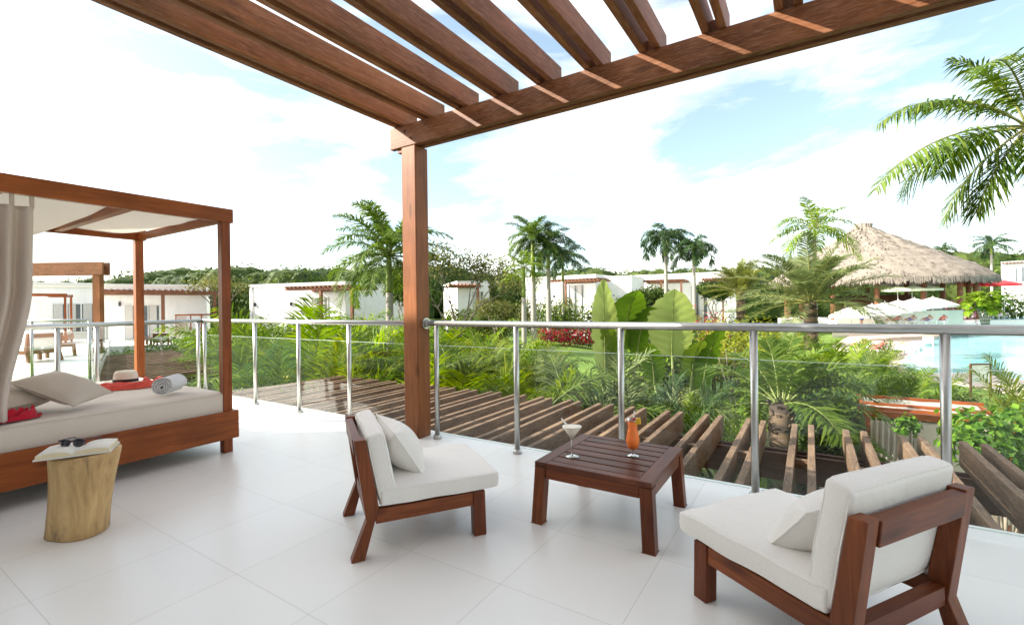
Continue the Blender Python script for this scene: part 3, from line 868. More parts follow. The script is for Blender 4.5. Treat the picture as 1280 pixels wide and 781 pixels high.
place_pillow('throw_pillow', 'white throw pillow leaning in the right lounge chair', 0.40, 0.32, 0.19, M['white_fabric'], on_chair(CH2, CH2R, (-0.04, -0.045, 0.425)), (132, -5, 56.5 - 6), 'white throw pillows', 4)

# ------------------------------------------------------------------ coffee table and drinks
TX, TY = -1.045, 2.725
tb = thing('coffee_table', 'square dark timber coffee table with slatted top holding two cocktails', 'table', (TX, TY, 0))
TH = 0.352; S = 0.338
for sx in (-1, 1):
    for sy in (-1, 1):
        mb = MB(sx * 3 + sy + 60)
        a = 0.066
        b0 = (sx * (S + .018), sy * (S + .018)); t0 = (sx * S, sy * S)
        def ring(c, z): return [(c[0] - sx * (a if i in (1, 2) else 0), c[1] - sy * (a if i in (2, 3) else 0), z) for i in range(4)]
        vs = ring(b0, 0) + ring(t0, TH - .03)
        fs = [(0, 1, 2, 3), (7, 6, 5, 4)] + [(i, (i + 1) % 4, (i + 1) % 4 + 4, i + 4) for i in range(4)]
        mb.add(vs, fs, 0, [(v[2] + sx, v[0] + sy * 7, v[1]) for v in vs])
        mb.build('leg', M['chair'], tb, 0.004)
for s in (-1, 1):
    mb = MB(70 + s); mb.span(-S + .067, S - .067, s * (S - .006), s * (S - .05), TH - .092, TH - .031); mb.build('apron', M['chair'], tb, 0.003)
    mb = MB(73 + s); mb.span(s * (S - .006), s * (S - .05), -S + .067, S - .067, TH - .092, TH - .031); mb.build('apron', M['chair'], tb, 0.003)
mb = MB(80)
mb.span(-S, -S + .075, -S, S, TH - .030, TH, 0, 1); mb.span(S - .075, S, -S, S, TH - .030, TH, 0, 1)
mb.span(-S + .0755, S - .0755, -S, -S + .055, TH - .030, TH); mb.span(-S + .0755, S - .0755, S - .055, S, TH - .030, TH)
n = 6; y0, y1 = -S + .055, S - .055; w = (y1 - y0) / n
for i in range(n):
    mb.span(-S + .0755, S - .0755, y0 + i * w + .0065, y0 + (i + 1) * w - .0065, TH - .028, TH - .001)
mb.build('table_top', M['table'], tb, 0.003)
mb = MB(81); mb.span(-S + .08, S - .08, -.03, .03, TH - .06, TH - .032); mb.build('stretcher', M['chair'], tb)

mg = thing('martini_glass', 'stemmed martini glass of creamy white cocktail with two short straws', 'cocktail', (-1.232, 2.575, TH), 0, 'cocktails on the coffee table')
K = 1.0
mb = MB(); mb.lathe([(0.0, 0.006), (0.007, 0.008), (0.0058, 0.03), (0.0055, 0.095), (0.007, 0.105), (0.009, 0.108), (0.0, 0.109)], 28)
mb.lathe([(0.0555, 0.1735), (0.0590, 0.1785), (0.0575, 0.1785), (0.0545, 0.1735)], 28)
mb.lathe([(0.0, 0.0), (0.040, 0.0), (0.041, 0.003), (0.015, 0.006), (0.0, 0.008)], 28); mb.build('glass', M['wineglass'], mg)
mb = MB(); mb.lathe([(0.0, 0.1085), (0.008, 0.1090), (0.0560, 0.1735), (0.0540, 0.177), (0.03, 0.181), (0.0, 0.182)], 28); mb.build('drink', M['milk'], mg)
for a in (0.0, 0.5):
    mb = MB(); mb.tube([(-0.030, 0.01 + a * .03, 0.165), (-0.062 - a * .018, -0.012 + a * .03, 0.218)], 0.0033, 8); mb.build('straw', M['straw'], mg)

hg = thing('hurricane_glass', 'tall curved glass of bright orange cocktail with pineapple and cherry', 'cocktail', (-0.925, 2.765, TH), 0, 'cocktails on the coffee table')
body = [(0.012, 0.036), (0.030, 0.050), (0.0375, 0.078), (0.0385, 0.098), (0.034, 0.128), (0.028, 0.155), (0.0262, 0.18), (0.0295, 0.205), (0.0335, 0.222)]
mb = MB(); mb.lathe([(0, 0), (0.034, 0), (0.035, 0.003), (0.012, 0.010), (0.008, 0.018), (0.014, 0.025), (0.009, 0.033), (0.012, 0.036), (0, 0.037)], 28); mb.lathe([(0.0290, 0.2055), (0.0335, 0.222), (0.0325, 0.222), (0.028, 0.2055)], 28); mb.build('glass', M['wineglass'], hg)
mb = MB(); mb.lathe([(0, 0.036)] + body[:-1] + [(0.0285, 0.207), (0, 0.208)], 28); mb.build('drink', M['orange'], hg)
mb = MB(); mb.tube([(0.0, 0.004, 0.16), (0.012, 0.0, 0.268)], 0.0034, 8); mb.build('straw', M['straw'], hg)
mb = MB(); mb.prism([(0.016, 0.19), (0.056, 0.197), (0.050, 0.236), (0.020, 0.226)], 1, -0.020, -0.008); mb.build('pineapple_wedge', M['pineapple'], hg, 0.003)
mb = MB(); mb.lathe([(0.0, -.009), (.006, -.0065), (.009, 0), (.0065, .0065), (0, .009)], 14, (0.018, -0.026, 0.226)); mb.build('cherry', M['cherry'], hg)

# ------------------------------------------------------------------ stump table, book, sunglasses
SX, SY = -3.545, 0.945
def stump_fn(p, an, r, z):
    q = 1 + .07 * sin(an * 2 + .6) + .05 * sin(an * 3 + 2) + .025 * noise.noise(Vector((cos(an) * 2, sin(an) * 2, z * 3)))
    lean = .052 * (z / .46)
    return Vector((p.x * q + lean * .84, p.y * q + lean * .54, p.z + (.012 * sin(an + .5) if z > .4 else 0)))
st = thing('stump_table', 'pale tree stump side table beside the daybed with a book on top', 'side table', (SX, SY, 0))
mb = MB(); SK = .86
mb.lathe([(r * SK, z) for r, z in [(0.0, 0.0), (.150, 0.0), (.160, .008), (.158, .06), (.157, .16), (.162, .26), (.170, .35), (.180, .42), (.183, .447), (.177, .456), (.10, .458), (0, .457)]], 48, (0, 0, 0), 0, 1, 1, stump_fn)
mb.build('trunk', M['stump'], st)

BKZ = 0.470
bk = thing('open_book', 'open book lying face up on the pale stump table', 'book', (SX + .05, SY - .008, BKZ), radians(62))
W_, H_ = 0.150, 0.215
for s in (-1, 1):
    mb = MB()
    n = 14
    def prof(t):   # height of the page block from the spine out
        return 0.004 + 0.042 * (sin(min(1, t * 1.25) * pi / 2) ** .6) * (1 - .55 * t)
    top = [(s * W_ * t / n, prof(t / n)) for t in range(n + 1)]
    vs = []; fs = []
    for y in (-H_ / 2, H_ / 2):
        for (x, z) in top: vs.append((x, y, z))
        for (x, z) in top: vs.append((x, y, 0.0035))
    m_ = n + 1
    for i in range(n):
        q = (i, i + 1, 2 * m_ + i + 1, 2 * m_ + i)
        mb.f.append(q if s > 0 else q[::-1]); mb.m.append(0); mb.sm.append(True)
        a = (m_ + i, m_ + i + 1, i + 1, i); mb.f.append(a if s > 0 else a[::-1]); mb.m.append(1); mb.sm.append(False)
        b = (2 * m_ + i, 2 * m_ + i + 1, 3 * m_ + i + 1, 3 * m_ + i); mb.f.append(b if s > 0 else b[::-1]); mb.m.append(1); mb.sm.append(False)
    mb.f.append((n, m_ + n, 3 * m_ + n, 2 * m_ + n)); mb.m.append(1); mb.sm.append(False)
    mb.v = vs; mb.g = list(vs)
    mb.build('page_block', [M['paper'], M['page_edge']], bk)
mb = MB(); mb.span(-W_ - .008, W_ + .008, -H_ / 2 - .005, H_ / 2 + .005, -0.002, 0.003); mb.build('cover', M['cover'], bk)

sg = thing('sunglasses', 'dark sunglasses resting on the open book', 'sunglasses', (SX + .02, SY - .03, BKZ + .024), radians(40))
for s in (-1, 1):
    mb = MB(); 
    mb.lathe([(0.0, 0.004), (.020, .003), (.026, 0.0), (.029, -.003), (.026, -.005), (0, -.001)], 24, (0, 0, 0), 0, 1.0, .82)
    o = mb.build('lens', M['lens'], sg); o.location = (s * .034, 0, .022); o.rotation_euler = (radians(72), 0, radians(s * 8))
    mb = MB(); mb.tube([(s * .060, .002, .034), (s * .066, .06, .034), (s * .064, .105, .030), (s * .060, .125, .010)], [.0045, .0035, .003, .0035], 8); mb.build('temple', M['plastic_dark'], sg)
mb = MB(); mb.tube([(-.066, 0, .037), (-.035, -.004, .045), (-.012, -.003, .037), (0, -.003, .034), (.012, -.003, .037), (.035, -.004, .045), (.066, 0, .037)], .0042, 8); mb.build('frame', M['plastic_dark'], sg)

# ------------------------------------------------------------------ daybed with canopy
BW, BL = 1.90, 2.06           # across x, along y
BH = 2.02
def make_daybed(label, loc, rz, group):
    t = thing('daybed', label, 'daybed', loc, rz, group)
    hx, hy = BW / 2, BL / 2
    P = 0.074
    for sx in (-1, 1):
        for sy in (-1, 1):
            mb = MB(sx * 2 + sy + 500)
            mb.span(sx * (hx - P), sx * hx, sy * (hy - P), sy * hy, 0, BH); mb.build('post', M['bedwood'], t, 0.004)
    for sx in (-1, 1):
        mb = MB(510 + sx); mb.span(sx * (hx + .001), sx * (hx + .036), -hy - .036, hy + .036, .125, .365); mb.build('side_rail', M['bedwood'], t, 0.004)
        mb = MB(520 + sx); mb.span(sx * (hx - .060), sx * (hx - .006), -hy - .03, hy + .03, BH + .001, BH + .122); mb.build('top_beam', M['bedwood'], t, 0.004)
    for sy in (-1, 1):
        mb = MB(530 + sy); mb.span(-hx, hx, sy * (hy + .001), sy * (hy + .035), .125, .365); mb.build('end_rail', M['bedwood'], t, 0.004)
        mb = MB(540 + sy); mb.span(-hx + .062, hx - .062, sy * (hy - .055), sy * (hy - .01), BH + .002, BH + .075); mb.build('top_beam', M['bedwood'], t, 0.004)
    for y in (-.36, .34):
        mb = MB(int(550 + y * 10)); mb.span(-hx + .062, hx - .062, y - .03, y + .03, BH + .01, BH + .085); mb.build('cross_bar', M['bedwood'], t, 0.004)
    mb = MB(555); mb.span(-hx + .01, hx - .01, -hy + .01, hy - .01, .20, .29); mb.build('bed_base', M['darkbeam'], t)
    c = cushion_mb(BW - .03, BL - .05, .235, .035, .006, 8, .007).build('mattress', M['bed_fabric'], t)
    c.location = (0, 0, .412)
    ys = [-hy + .02, -.36, .34, hy - .02]
    mb = MB()
    def can(a, b):
        y = -hy + .02 + (BL - .04) * b
        x = -hx + .07 + (BW - .14) * a
        for y0, y1 in zip(ys[:-1], ys[1:]):
            if y0 <= y <= y1 + 1e-6:
                q = (y - y0) / (y1 - y0)
                # the cloth hangs under every second bar
                up = (y0 == ys[1])
                sag = .19 if y0 == ys[1] else .12 if y0 == ys[0] else .05
                z = BH + .09 - sag * (4 * q * (1 - q)) ** .8
                break
        z += sag * .75 * a * (4 * q * (1 - q)) ** .8
        z += .012 * noise.noise(Vector((x * 3, y * 4, 1))) + .010 * cos(a * pi * 2)
        return (x, y, z)
    mb.grid(can, 24, 60); mb.build('canopy', M['canopy'], t, 0, None, 0, 0.004)
    # curtain drawn to one end of the long side
    mb = MB()
    def cur(a, b):
        z = BH - .072 - (BH - .63) * b
        wid = .76
        y = -hy + .06 + wid * a - .13 * smooth(.35, 1, b)
        amp = .020 + .022 * sin(min(1, b * 2.2) * pi / 2)
        x = hx - .030 + amp * sin(a * 2 * pi * 8.5 + 1.2 * sin(b * 3)) + .01 * noise.noise(Vector((a * 9, b * 3, 2)))
        return (x, y, z)
    mb.grid(cur, 150, 30); cu = mb.build('curtain', M['curtain'], t, 0, None, 0, .004)
    for i in range(9):
        mb = MB()
        y = -hy + .075 + .74 * i / 8
        mb.span(hx - .036, hx - .024, y - .011, y + .011, BH - .080, BH + .03)
        mb.build('curtain_tab', M['curtain'], cu)
    return t
DBX, DBY = -4.345 - BW / 2, 2.19 - BL / 2
make = make_daybed('large canopied daybed with beige mattress at the left end of the terrace', (DBX, DBY, 0), 0, 'canopied daybeds')
DAYBED = make
MT = 0.540
bp_ = place_pillow('bed_pillow', 'beige pillow propped up in front of another pillow on the daybed', .41, .44, .165, M['pillow_fabric'], (0, 0, 0), (0, 0, 0), 'beige pillows on the daybed', 7)
ax_ = Vector((-.66, .75, .06)).normalized(); ay_ = Vector((-.68, -.60, .42)); ay_ = (ay_ - ax_ * ay_.dot(ax_)).normalized(); az_ = ax_.cross(ay_)
bp_.matrix_world = Matrix(((ax_.x, ay_.x, az_.x, -4.70), (ax_.y, ay_.y, az_.y, 1.17), (ax_.z, ay_.z, az_.z, MT + .150), (0, 0, 0, 1)))
place_pillow('bed_pillow', 'beige pillow lying half hidden behind the curtain on the daybed', .50, .44, .20, M['pillow_fabric'], (-4.84, .86, MT + .100), (4, 6, 25), 'beige pillows on the daybed', 9)

ht = thing('straw_hat', 'cream straw hat with black band lying on the daybed', 'hat', (-5.50, 1.80, MT + .028), radians(20))
def hat_fn(p, an, r, z):
    q = Vector(p)
    if r > .105: q.z += .016 * cos(2 * an) * ((r - .105) / .06)
    if z > .085: q.z -= .020 * max(0, cos(an * 2)) ** 2 * max(0, 1 - r / .08)
    return q
mb = MB(); mb.lathe([(.165, .004), (.168, .008), (.11, .014), (.093, .020), (.090, .06), (.083, .10), (.070, .118), (.04, .116), (0, .106)], 40, (0, 0, 0), 0, 1.12, .95, hat_fn); mb.build('crown_and_brim', M['straw_hat'], ht, 0, None, 0, .003)
mb = MB(); mb.lathe([(.0965, .018), (.0945, .046), (.0935, .047), (.0935, .018)], 40, (0, 0, 0), 0, 1.12, .95); mb.build('band', M['black'], ht)

def cloth(name, label, cat, mat, path, width, z, amp, seed, n=60):
    mb = MB(seed)
    P = [Vector(p) for p in path]
    def fn(a, b):
        t = a * (len(P) - 1); i = min(int(t), len(P) - 2); q = P[i].lerp(P[i + 1], t - i)
        d = (P[i + 1] - P[i]).normalized(); s = Vector((-d.y, d.x))
        w = width * (1 - .25 * cos(a * 7 + seed)) * (b - .5)
        h = amp * (.5 + .5 * sin(b * 17 + 3 * sin(a * 5) + seed)) + amp * .9 * abs(noise.noise(Vector((a * 7, b * 4, seed))))
        edge = min(1, min(b, 1 - b) * 6, min(a, 1 - a) * 9 + .1)
        return (q.x + s.x * w, q.y + s.y * w, z + .003 + h * edge)
    mb.grid(fn, n, 30)
    o = mb.build(name, mat, None, 0, None, 0, .004)
    return tag(o, label, cat)
cloth('beach_wrap', 'crumpled coral red wrap spread around the straw hat on the daybed', 'cloth', M['red_cloth'], [(-5.42, 1.45), (-5.40, 1.65), (-5.28, 1.85), (-5.42, 2.02), (-5.62, 2.12)], .26, MT, .045, 3)
cloth('red_cloth', 'crimson cloth tucked beside the curtain on the daybed', 'cloth', M['crimson_cloth'], [(-4.43, .70), (-4.46, .80), (-4.50, .92), (-4.56, .98)], .13, MT, .05, 5, 30)

# rolled towel: a spiral swept along its axis
mb = MB(9)
Lt, turns = .235, 3.6
def spiral(a, b):
    th = a * turns * 2 * pi
    r = .012 + .068 * a + .002 * sin(th * 3)
    x = (b - .5) * Lt + .010 * a * noise.noise(Vector((th, 0, b)))
    r += .003 * noise.noise(Vector((th * .7, b * 5, 3)))
    return (x, r * cos(th), r * sin(th) * .93)
mb.grid(spiral, 150, 14)
tw = mb.build('rolled_towel', M['towel'], None, 0, None, 0, .011)
tw.location = (-4.66, 1.83, MT + .079); tw.rotation_euler = (radians(-20), 0, radians(132))
tag(tw, 'rolled white towel lying on the daybed mattress', 'towel')
# ------------------------------------------------------------------ plants
def leaflet(mb, base, d, L, w, droop, nrm, mat):
    """one narrow blade: five points, folded down towards its tip"""
    side = d.cross(nrm)
    if side.length < 1e-4: side = d.cross(Vector((1, 0, 0)))
    side.normalize()
    mid = base + d * (L * .5) + Vector((0, 0, -droop * L * .18))
    tip = base + d * (L * .93) + Vector((0, 0, -droop * L * .62))
    b = len(mb.v)
    for p in (base - side * w * .25, base + side * w * .25, mid + side * w * .5, mid - side * w * .5, tip):
        mb.v.append(tuple(p)); mb.g.append(tuple(p))
    mb.f.append((b, b + 1, b + 2, b + 3)); mb.m.append(mat); mb.sm.append(False)
    mb.f.append((b + 3, b + 2, b + 4)); mb.m.append(mat); mb.sm.append(False)

def frond(mb, org, az, elev, L, droop, n, lw, ll, rng, mat=0, stem=1, stemr=.018, bare=.12, vee=.35, wind=None, spread=1.0, plume=False):
    """arching feather leaf with two rows of blades"""
    pts = []; p = Vector(org); steps = 12
    h = Vector((sin(az), cos(az), 0))
    twist = rng.uniform(-.25, .25)
    for i in range(steps + 1):
        pts.append(p.copy())
        s = (i + .5) / steps
        e = elev - droop * s ** 1.4
        d = h * cos(e) + Vector((0, 0, sin(e)))
        if wind: d = (d + wind * (s ** 1.3)).normalized()
        p = p + d * (L / steps)
    mb.tube(pts, [stemr * (1 - .85 * i / steps) for i in range(steps + 1)], 4, stem, False)
    for i in range(n):
        t = bare + (1 - bare) * (i + rng.uniform(.2, .8)) / n
        f = t * steps; k = min(int(f), steps - 1)
        q = pts[k].lerp(pts[k + 1], f - k)
        tang = (pts[k + 1] - pts[k]).normalized()
        lat = tang.cross(Vector((0, 0, 1)))
        if lat.length < 1e-3: lat = Vector((cos(az), -sin(az), 0))
        lat.normalize(); up = lat.cross(tang)
        prof = (sin(pi * (.10 + .86 * ((t - bare) / (1 - bare)))) ** .65)
        for sgn in (-1, 1):
            v = vee + twist * sgn + (rng.uniform(-.5, .5) if plume else rng.uniform(-.28, .28))
            fw = .42 + .5 * t + rng.uniform(-.1, .1)
            d = (lat * sgn * cos(v) + up * sin(v) + tang * fw).normalized()
            if wind: d = (d + wind * .5).normalized()
            leaflet(mb, q, d, ll * prof * rng.uniform(.85, 1.1), lw * (.6 + .4 * prof), rng.uniform(.35, .9) * spread, up, mat)

def palm_crown(seed, nf, L, ll, lw, n=30, elev=(-.5, 1.35), droop=(.7, 1.4), mats=None, wind=None, spread=1.0, org_r=.06, stemr=.02, plume=False, z0=0, bare=.12, azr=None):
    rng = random.Random(seed); mb = MB(seed)
    for i in range(nf):
        q = (i + .5) / nf
        e = elev[0] + (elev[1] - elev[0]) * q + rng.uniform(-.12, .12)
        az = i * 2.39996 + rng.uniform(-.25, .25)
        if azr: az = azr[0] + (azr[1] - azr[0]) * ((i * .618) % 1)
        o = (sin(az) * org_r, cos(az) * org_r, z0 + q * .12)
        frond(mb, o, az, e, L * rng.uniform(.85, 1.1) * (1 - .22 * q), rng.uniform(*droop), n, lw, ll, rng, 0, 1, stemr, bare, .35, wind, spread, plume)
    return mb.mesh('palm_crown', mats)

def zmax(me):
    return max(v.co.z for v in me.vertices)

def link_mesh(name, me, parent=None, loc=None, scale=None, rz=None):
    o = bpy.data.objects.new(name, me); COL.objects.link(o)
    if parent is not None: o.parent = parent
    if loc is not None: o.location = loc
    if scale is not None: o.scale = (scale,) * 3 if not hasattr(scale, '__len__') else scale
    if rz is not None: o.rotation_euler = (0, 0, rz)
    return o

CROWN = {
    'royal': palm_crown(3, 28, 2.6, 0.52, 0.042, 76, (-0.4, 1.4), (.9, 1.7), [M['lf_royal'], M['rachis']], None, 1.0, .06, .03, True),
    'royal2': palm_crown(5, 25, 2.6, 0.52, 0.046, 70, (-0.25, 1.35), (1.1, 1.9), [M['lf_royal'], M['rachis']], None, 1.2, .06, .03, True),
    'royal3': palm_crown(8, 22, 2.5, 0.54, 0.046, 66, (-0.35, 1.3), (1.0, 1.8), [M['lf_dark'], M['rachis']], None, 1.3, .06, .03, True),
    'blown': palm_crown(12, 21, 2.5, .62, 0.052, 64, (-.2, 1.2), (1.6, 2.3), [M['lf_dark'], M['rachis']], Vector((.40, .25, -.1)), 1.3, .06, .03, True),
    'date': palm_crown(21, 44, 2.4, .46, 0.036, 62, (.0, 1.45), (.35, .9), [M['lf_date'], M['yellowrachis']], None, .5, .14, .02),
    'silver': palm_crown(26, 40, 2.9, .55, 0.04, 72, (-.15, 1.45), (.5, 1.25), [M['lf_silver'], M['yellowrachis']], None, .5, .16, .024),
    'coco': palm_crown(31, 17, 2.7, .75, .065, 30, (-.4, 1.3), (.8, 1.7), [M['lf_bright'], M['yellowrachis']], None, 1.3, .08, .03),
    'small': palm_crown(37, 14, 1.25, .46, .06, 22, (.0, 1.3), (1.0, 1.8), [M['lf_lime'], M['rachis']], None, 1.3, .05, .015),
    'bush': palm_crown(44, 32, 1.9, 0.52, 0.02, 58, (0.45, 1.45), (.7, 1.5), [M['lf_areca'], M['yellowrachis']], None, .9, .18, .014, False, 0, .22),
    'bush2': palm_crown(47, 28, 2.1, 0.54, 0.021, 58, (0.4, 1.4), (.8, 1.6), [M['lf_royal'], M['rachis']], None, .9, .2, .014, False, 0, .22),
    'bush3': palm_crown(49, 30, 1.9, 0.5, 0.018, 62, (0.35, 1.45), (.8, 1.7), [M['lf_silver'], M['rachis']], None, .8, .2, .014, False, 0, .18),
    'bush4': palm_crown(53, 30, 1.9, 0.52, 0.021, 56, (0.45, 1.4), (.7, 1.5), [M['lf_bright'], M['yellowrachis']], None, 1.0, .2, .014, False, 0, .2),
    'bush5': palm_crown(57, 30, 1.9, 0.5, 0.02, 58, (0.35, 1.4), (.8, 1.7), [M['lf_dark'], M['rachis']], None, .9, .2, .014, False, 0, .2),
}

def trunk_mb(H, r0, r1, lean=(0, 0), seed=0, bulge=0.0, seg=14):
    mb = MB(seed); n = 14; pts = []; rad = []
    for i in range(n + 1):
        t = i / n
        pts.append((lean[0] * t * t, lean[1] * t * t, H * t - .15 * (1 - t)))
        rad.append((r0 + (r1 - r0) * t) * (1 + bulge * sin(pi * t)) * (1.35 if i == 0 else 1.1 if i == 1 else 1))
    mb.tube(pts, rad, seg)
    return mb

def royal_palm(label, u, d, v_shaft, v_crown, tw, crown, cscale, rz=0, group='royal palms in the garden', lean=(0, 0), shaft_mat='crownshaft', trunkmat='royal_trunk', base=None):
    """u, v are only used to find where the tree stands and how tall it is"""
    g = spot(u, d) if base is None else Vector(base)
    zs = at(u, v_shaft, d).z - g.z; zc = at(u, v_crown, d).z - g.z
    t = thing('palm_tree', label, 'palm tree', g, rz, group)
    f = zs / zc
    trunk_mb(zs, tw, tw * .8, (lean[0] * f, lean[1] * f), int(u), .08).build('trunk', M[trunkmat], t)
    if zc - zs > .05:
        mb = MB(); n = 6
        mb.tube([(lean[0] * (f + (1 - f) * i / n), lean[1] * (f + (1 - f) * i / n), zs + (zc - zs) * i / n) for i in range(n + 1)], [tw * .80 * (1 + .12 * sin(pi * i / n) - .35 * i / n) for i in range(n + 1)], 12)
        mb.build('crownshaft', M[shaft_mat], t)
    link_mesh('crown', CROWN[crown], t, (lean[0], lean[1], zc), cscale, u * .37)
    return t

royal_palm('tall royal palm with thick grey trunk just left of the pergola post', 487, 21, 366, 320, .19, 'royal', 1.42, 0.5)
royal_palm('shortest royal palm of the cluster, pale trunk with low yellow-green crown', 655, 34, 372, 335, .20, 'coco', .85, 1.0)
royal_palm('tallest royal palm of the cluster in the middle of the garden', 667, 36, 345, 298, .22, 'royal', 1.12, 2.2)
royal_palm('royal palm of the cluster with drooping brownish fronds, right beside the tallest', 686, 37, 335, 307, .20, 'royal3', 1.25, 3.0)
royal_palm('slim royal palm at the right end of the cluster before the bungalow', 704, 42, 352, 322, .15, 'royal3', 1.15, .3)
royal_palm('dark wind-blown palm with pale trunk left of its twin', 833, 40, 320, 300, .17, 'blown', 1.2, 0.2)
royal_palm('dark palm with hanging fronds and an upright tuft, right of its twin', 868, 38, 330, 312, .16, 'blown', .95, 1.4)

def date_palm(label, u, d, v_crown, tw, crown, cscale, rz=0, group='date palms by the pool garden', base=None):
    g = spot(u, d) if base is None else Vector(base)
    zc = at(u, v_crown, d).z - g.z
    t = thing('palm_tree', label, 'palm tree', g, rz, group)
    mb = trunk_mb(zc, tw, tw * 1.05, (0, 0), int(u), .1, 12)
    rng = random.Random(int(u))
    for i in range(150):                                   # cut leaf bases
        z = zc * (.05 + .95 * rng.random()); a = rng.uniform(0, 2 * pi)
        p = Vector((cos(a) * tw, sin(a) * tw, z)); q = p + Vector((cos(a) * .07, sin(a) * .07, .11))
        mb.bar(p, q, .07, .03)
    mb.build('trunk', M['date_trunk'], t)
    link_mesh('crown', CROWN[crown], t, (0, 0, zc), cscale, u)
    return t
date_palm('yellow-green date palm with stout trunk between the twin palms and the big date palm', 926, 31, 365, .26, 'date', 1.10)
date_palm('large silvery date palm with spreading crown in front of the thatched roof', 1013, 22, 378, .24, 'silver', 1.36)
royal_palm('tall bright palm rising behind the large silvery date palm', 1019, 29, 300, 286, .13, 'coco', 1.12, 1.0, 'palms by the pool', (0, 0), 'crownshaft', 'bark')
royal_palm('dark palm in the tree line right of the thatched roof', 1240, 78, 318, 306, .2, 'royal3', 1.45, 0.4, 'far palms beyond the pool')
royal_palm('lower dark palm in the tree line close to the thatched roof', 1180, 84, 322, 314, .2, 'royal3', 1.1, 2.0, 'far palms beyond the pool')

# the palm whose fronds reach in at the upper right
g = spot(1325, 9.6)
zc = at(1292, 158, 9.6).z - g.z
t = thing('palm_tree', 'tall coconut palm reaching into the top right corner with drooping fronds', 'palm tree', g, 0)
HD = at(1292, 158, 9.6) - g
trunk_mb(zc, .16, .12, (HD.x, HD.y), 5).build('trunk', M['royal_trunk'], t)
rng = random.Random(77); mb = MB(77)
def az_of(vec): return atan2(vec.x, vec.y)
L_AZ = az_of(-RGT0)
for (da, el, L, dr) in [(.10, .62, 3.15, 1.35), (-.10, .0, 3.85, .90), (.45, -.65, 2.3, .7), (-.5, .95, 2.7, 1.6), (.9, 1.0, 2.2, 1.2), (1.7, .4, 2.6, 1.3), (2.5, .2, 2.6, 1.2), (3.2, .5, 2.6, 1.2), (3.9, .1, 2.6, 1.2), (-1.5, .3, 2.6, 1.2), (-2.2, .9, 2.4, 1.2), (.15, -.9, 2.0, .4), (.3, 1.25, 2.1, .8), (.75, .15, 2.6, 1.6)]:
    frond(mb, (sin(L_AZ + da) * .1, cos(L_AZ + da) * .1, 0), L_AZ + da, el, L, dr, 66, .046, .80, rng, 0, 1, .026, .16, .12, None, 1.3)
o = mb.build('crown', [M['lf_coco'], M['yellowrachis']], t, 0, (HD.x, HD.y, zc))

def gap_shade_sheet():  # dark sheet added under the bushes, standing in for shade in the gaps
    mb = MB(); n = 0
    def inside(u, d):
        if 300 < u < 690 and 8.2 < d < 27: return True
        if 690 <= u < 880 and 8.2 < d < 15: return True
        if 955 < u < 1190 and 9.2 < d < 15.5: return True
        return False
    st_u, d = 10, 8.2
    while d < 27:
        dd = .45
        u = 296
        while u < 1195:
            if inside(u + st_u / 2, d + dd / 2):
                q = [spot(a, b) + Vector((0, 0, .03 + .06 * noise.noise(Vector((a * .05, b * .8, 0))) ** 2)) for a, b in ((u, d), (u + st_u, d), (u + st_u, d + dd), (u, d + dd))]
                mb.add(q, [(0, 1, 2, 3)])
            u += st_u
        d += dd
    structure(mb.build('gap_shade_sheet', M['soil']))
gap_shade_sheet()

# bushy palms
def bush(label, u, d, v_top, kind, wid=1.0, rz=None, name='palm_bush', group='bushy palms in the garden below'):
    g = spot(u, d)
    H = at(u, v_top, d).z - g.z
    s = H / zmax(CROWN[kind])
    t = thing(name, label, 'palm bush', g, u * 1.3 if rz is None else rz, group)
    link_mesh('crown', CROWN[kind], t, (0, 0, 0), (s * wid * .80, s * wid * .80, s))
    mb = MB(int(u) + 7); rng = random.Random(int(u))
    for k in range(9):
        a = rng.uniform(0, 2 * pi); r = .12 * s
        mb.tube([(cos(a) * r, sin(a) * r, -.1), (cos(a) * r * 1.4, sin(a) * r * 1.4, .45 * s * rng.uniform(.6, 1.1))], [.03 * s, .02 * s], 6)
    mb.build('stems', M['rachis'], t)
    return t

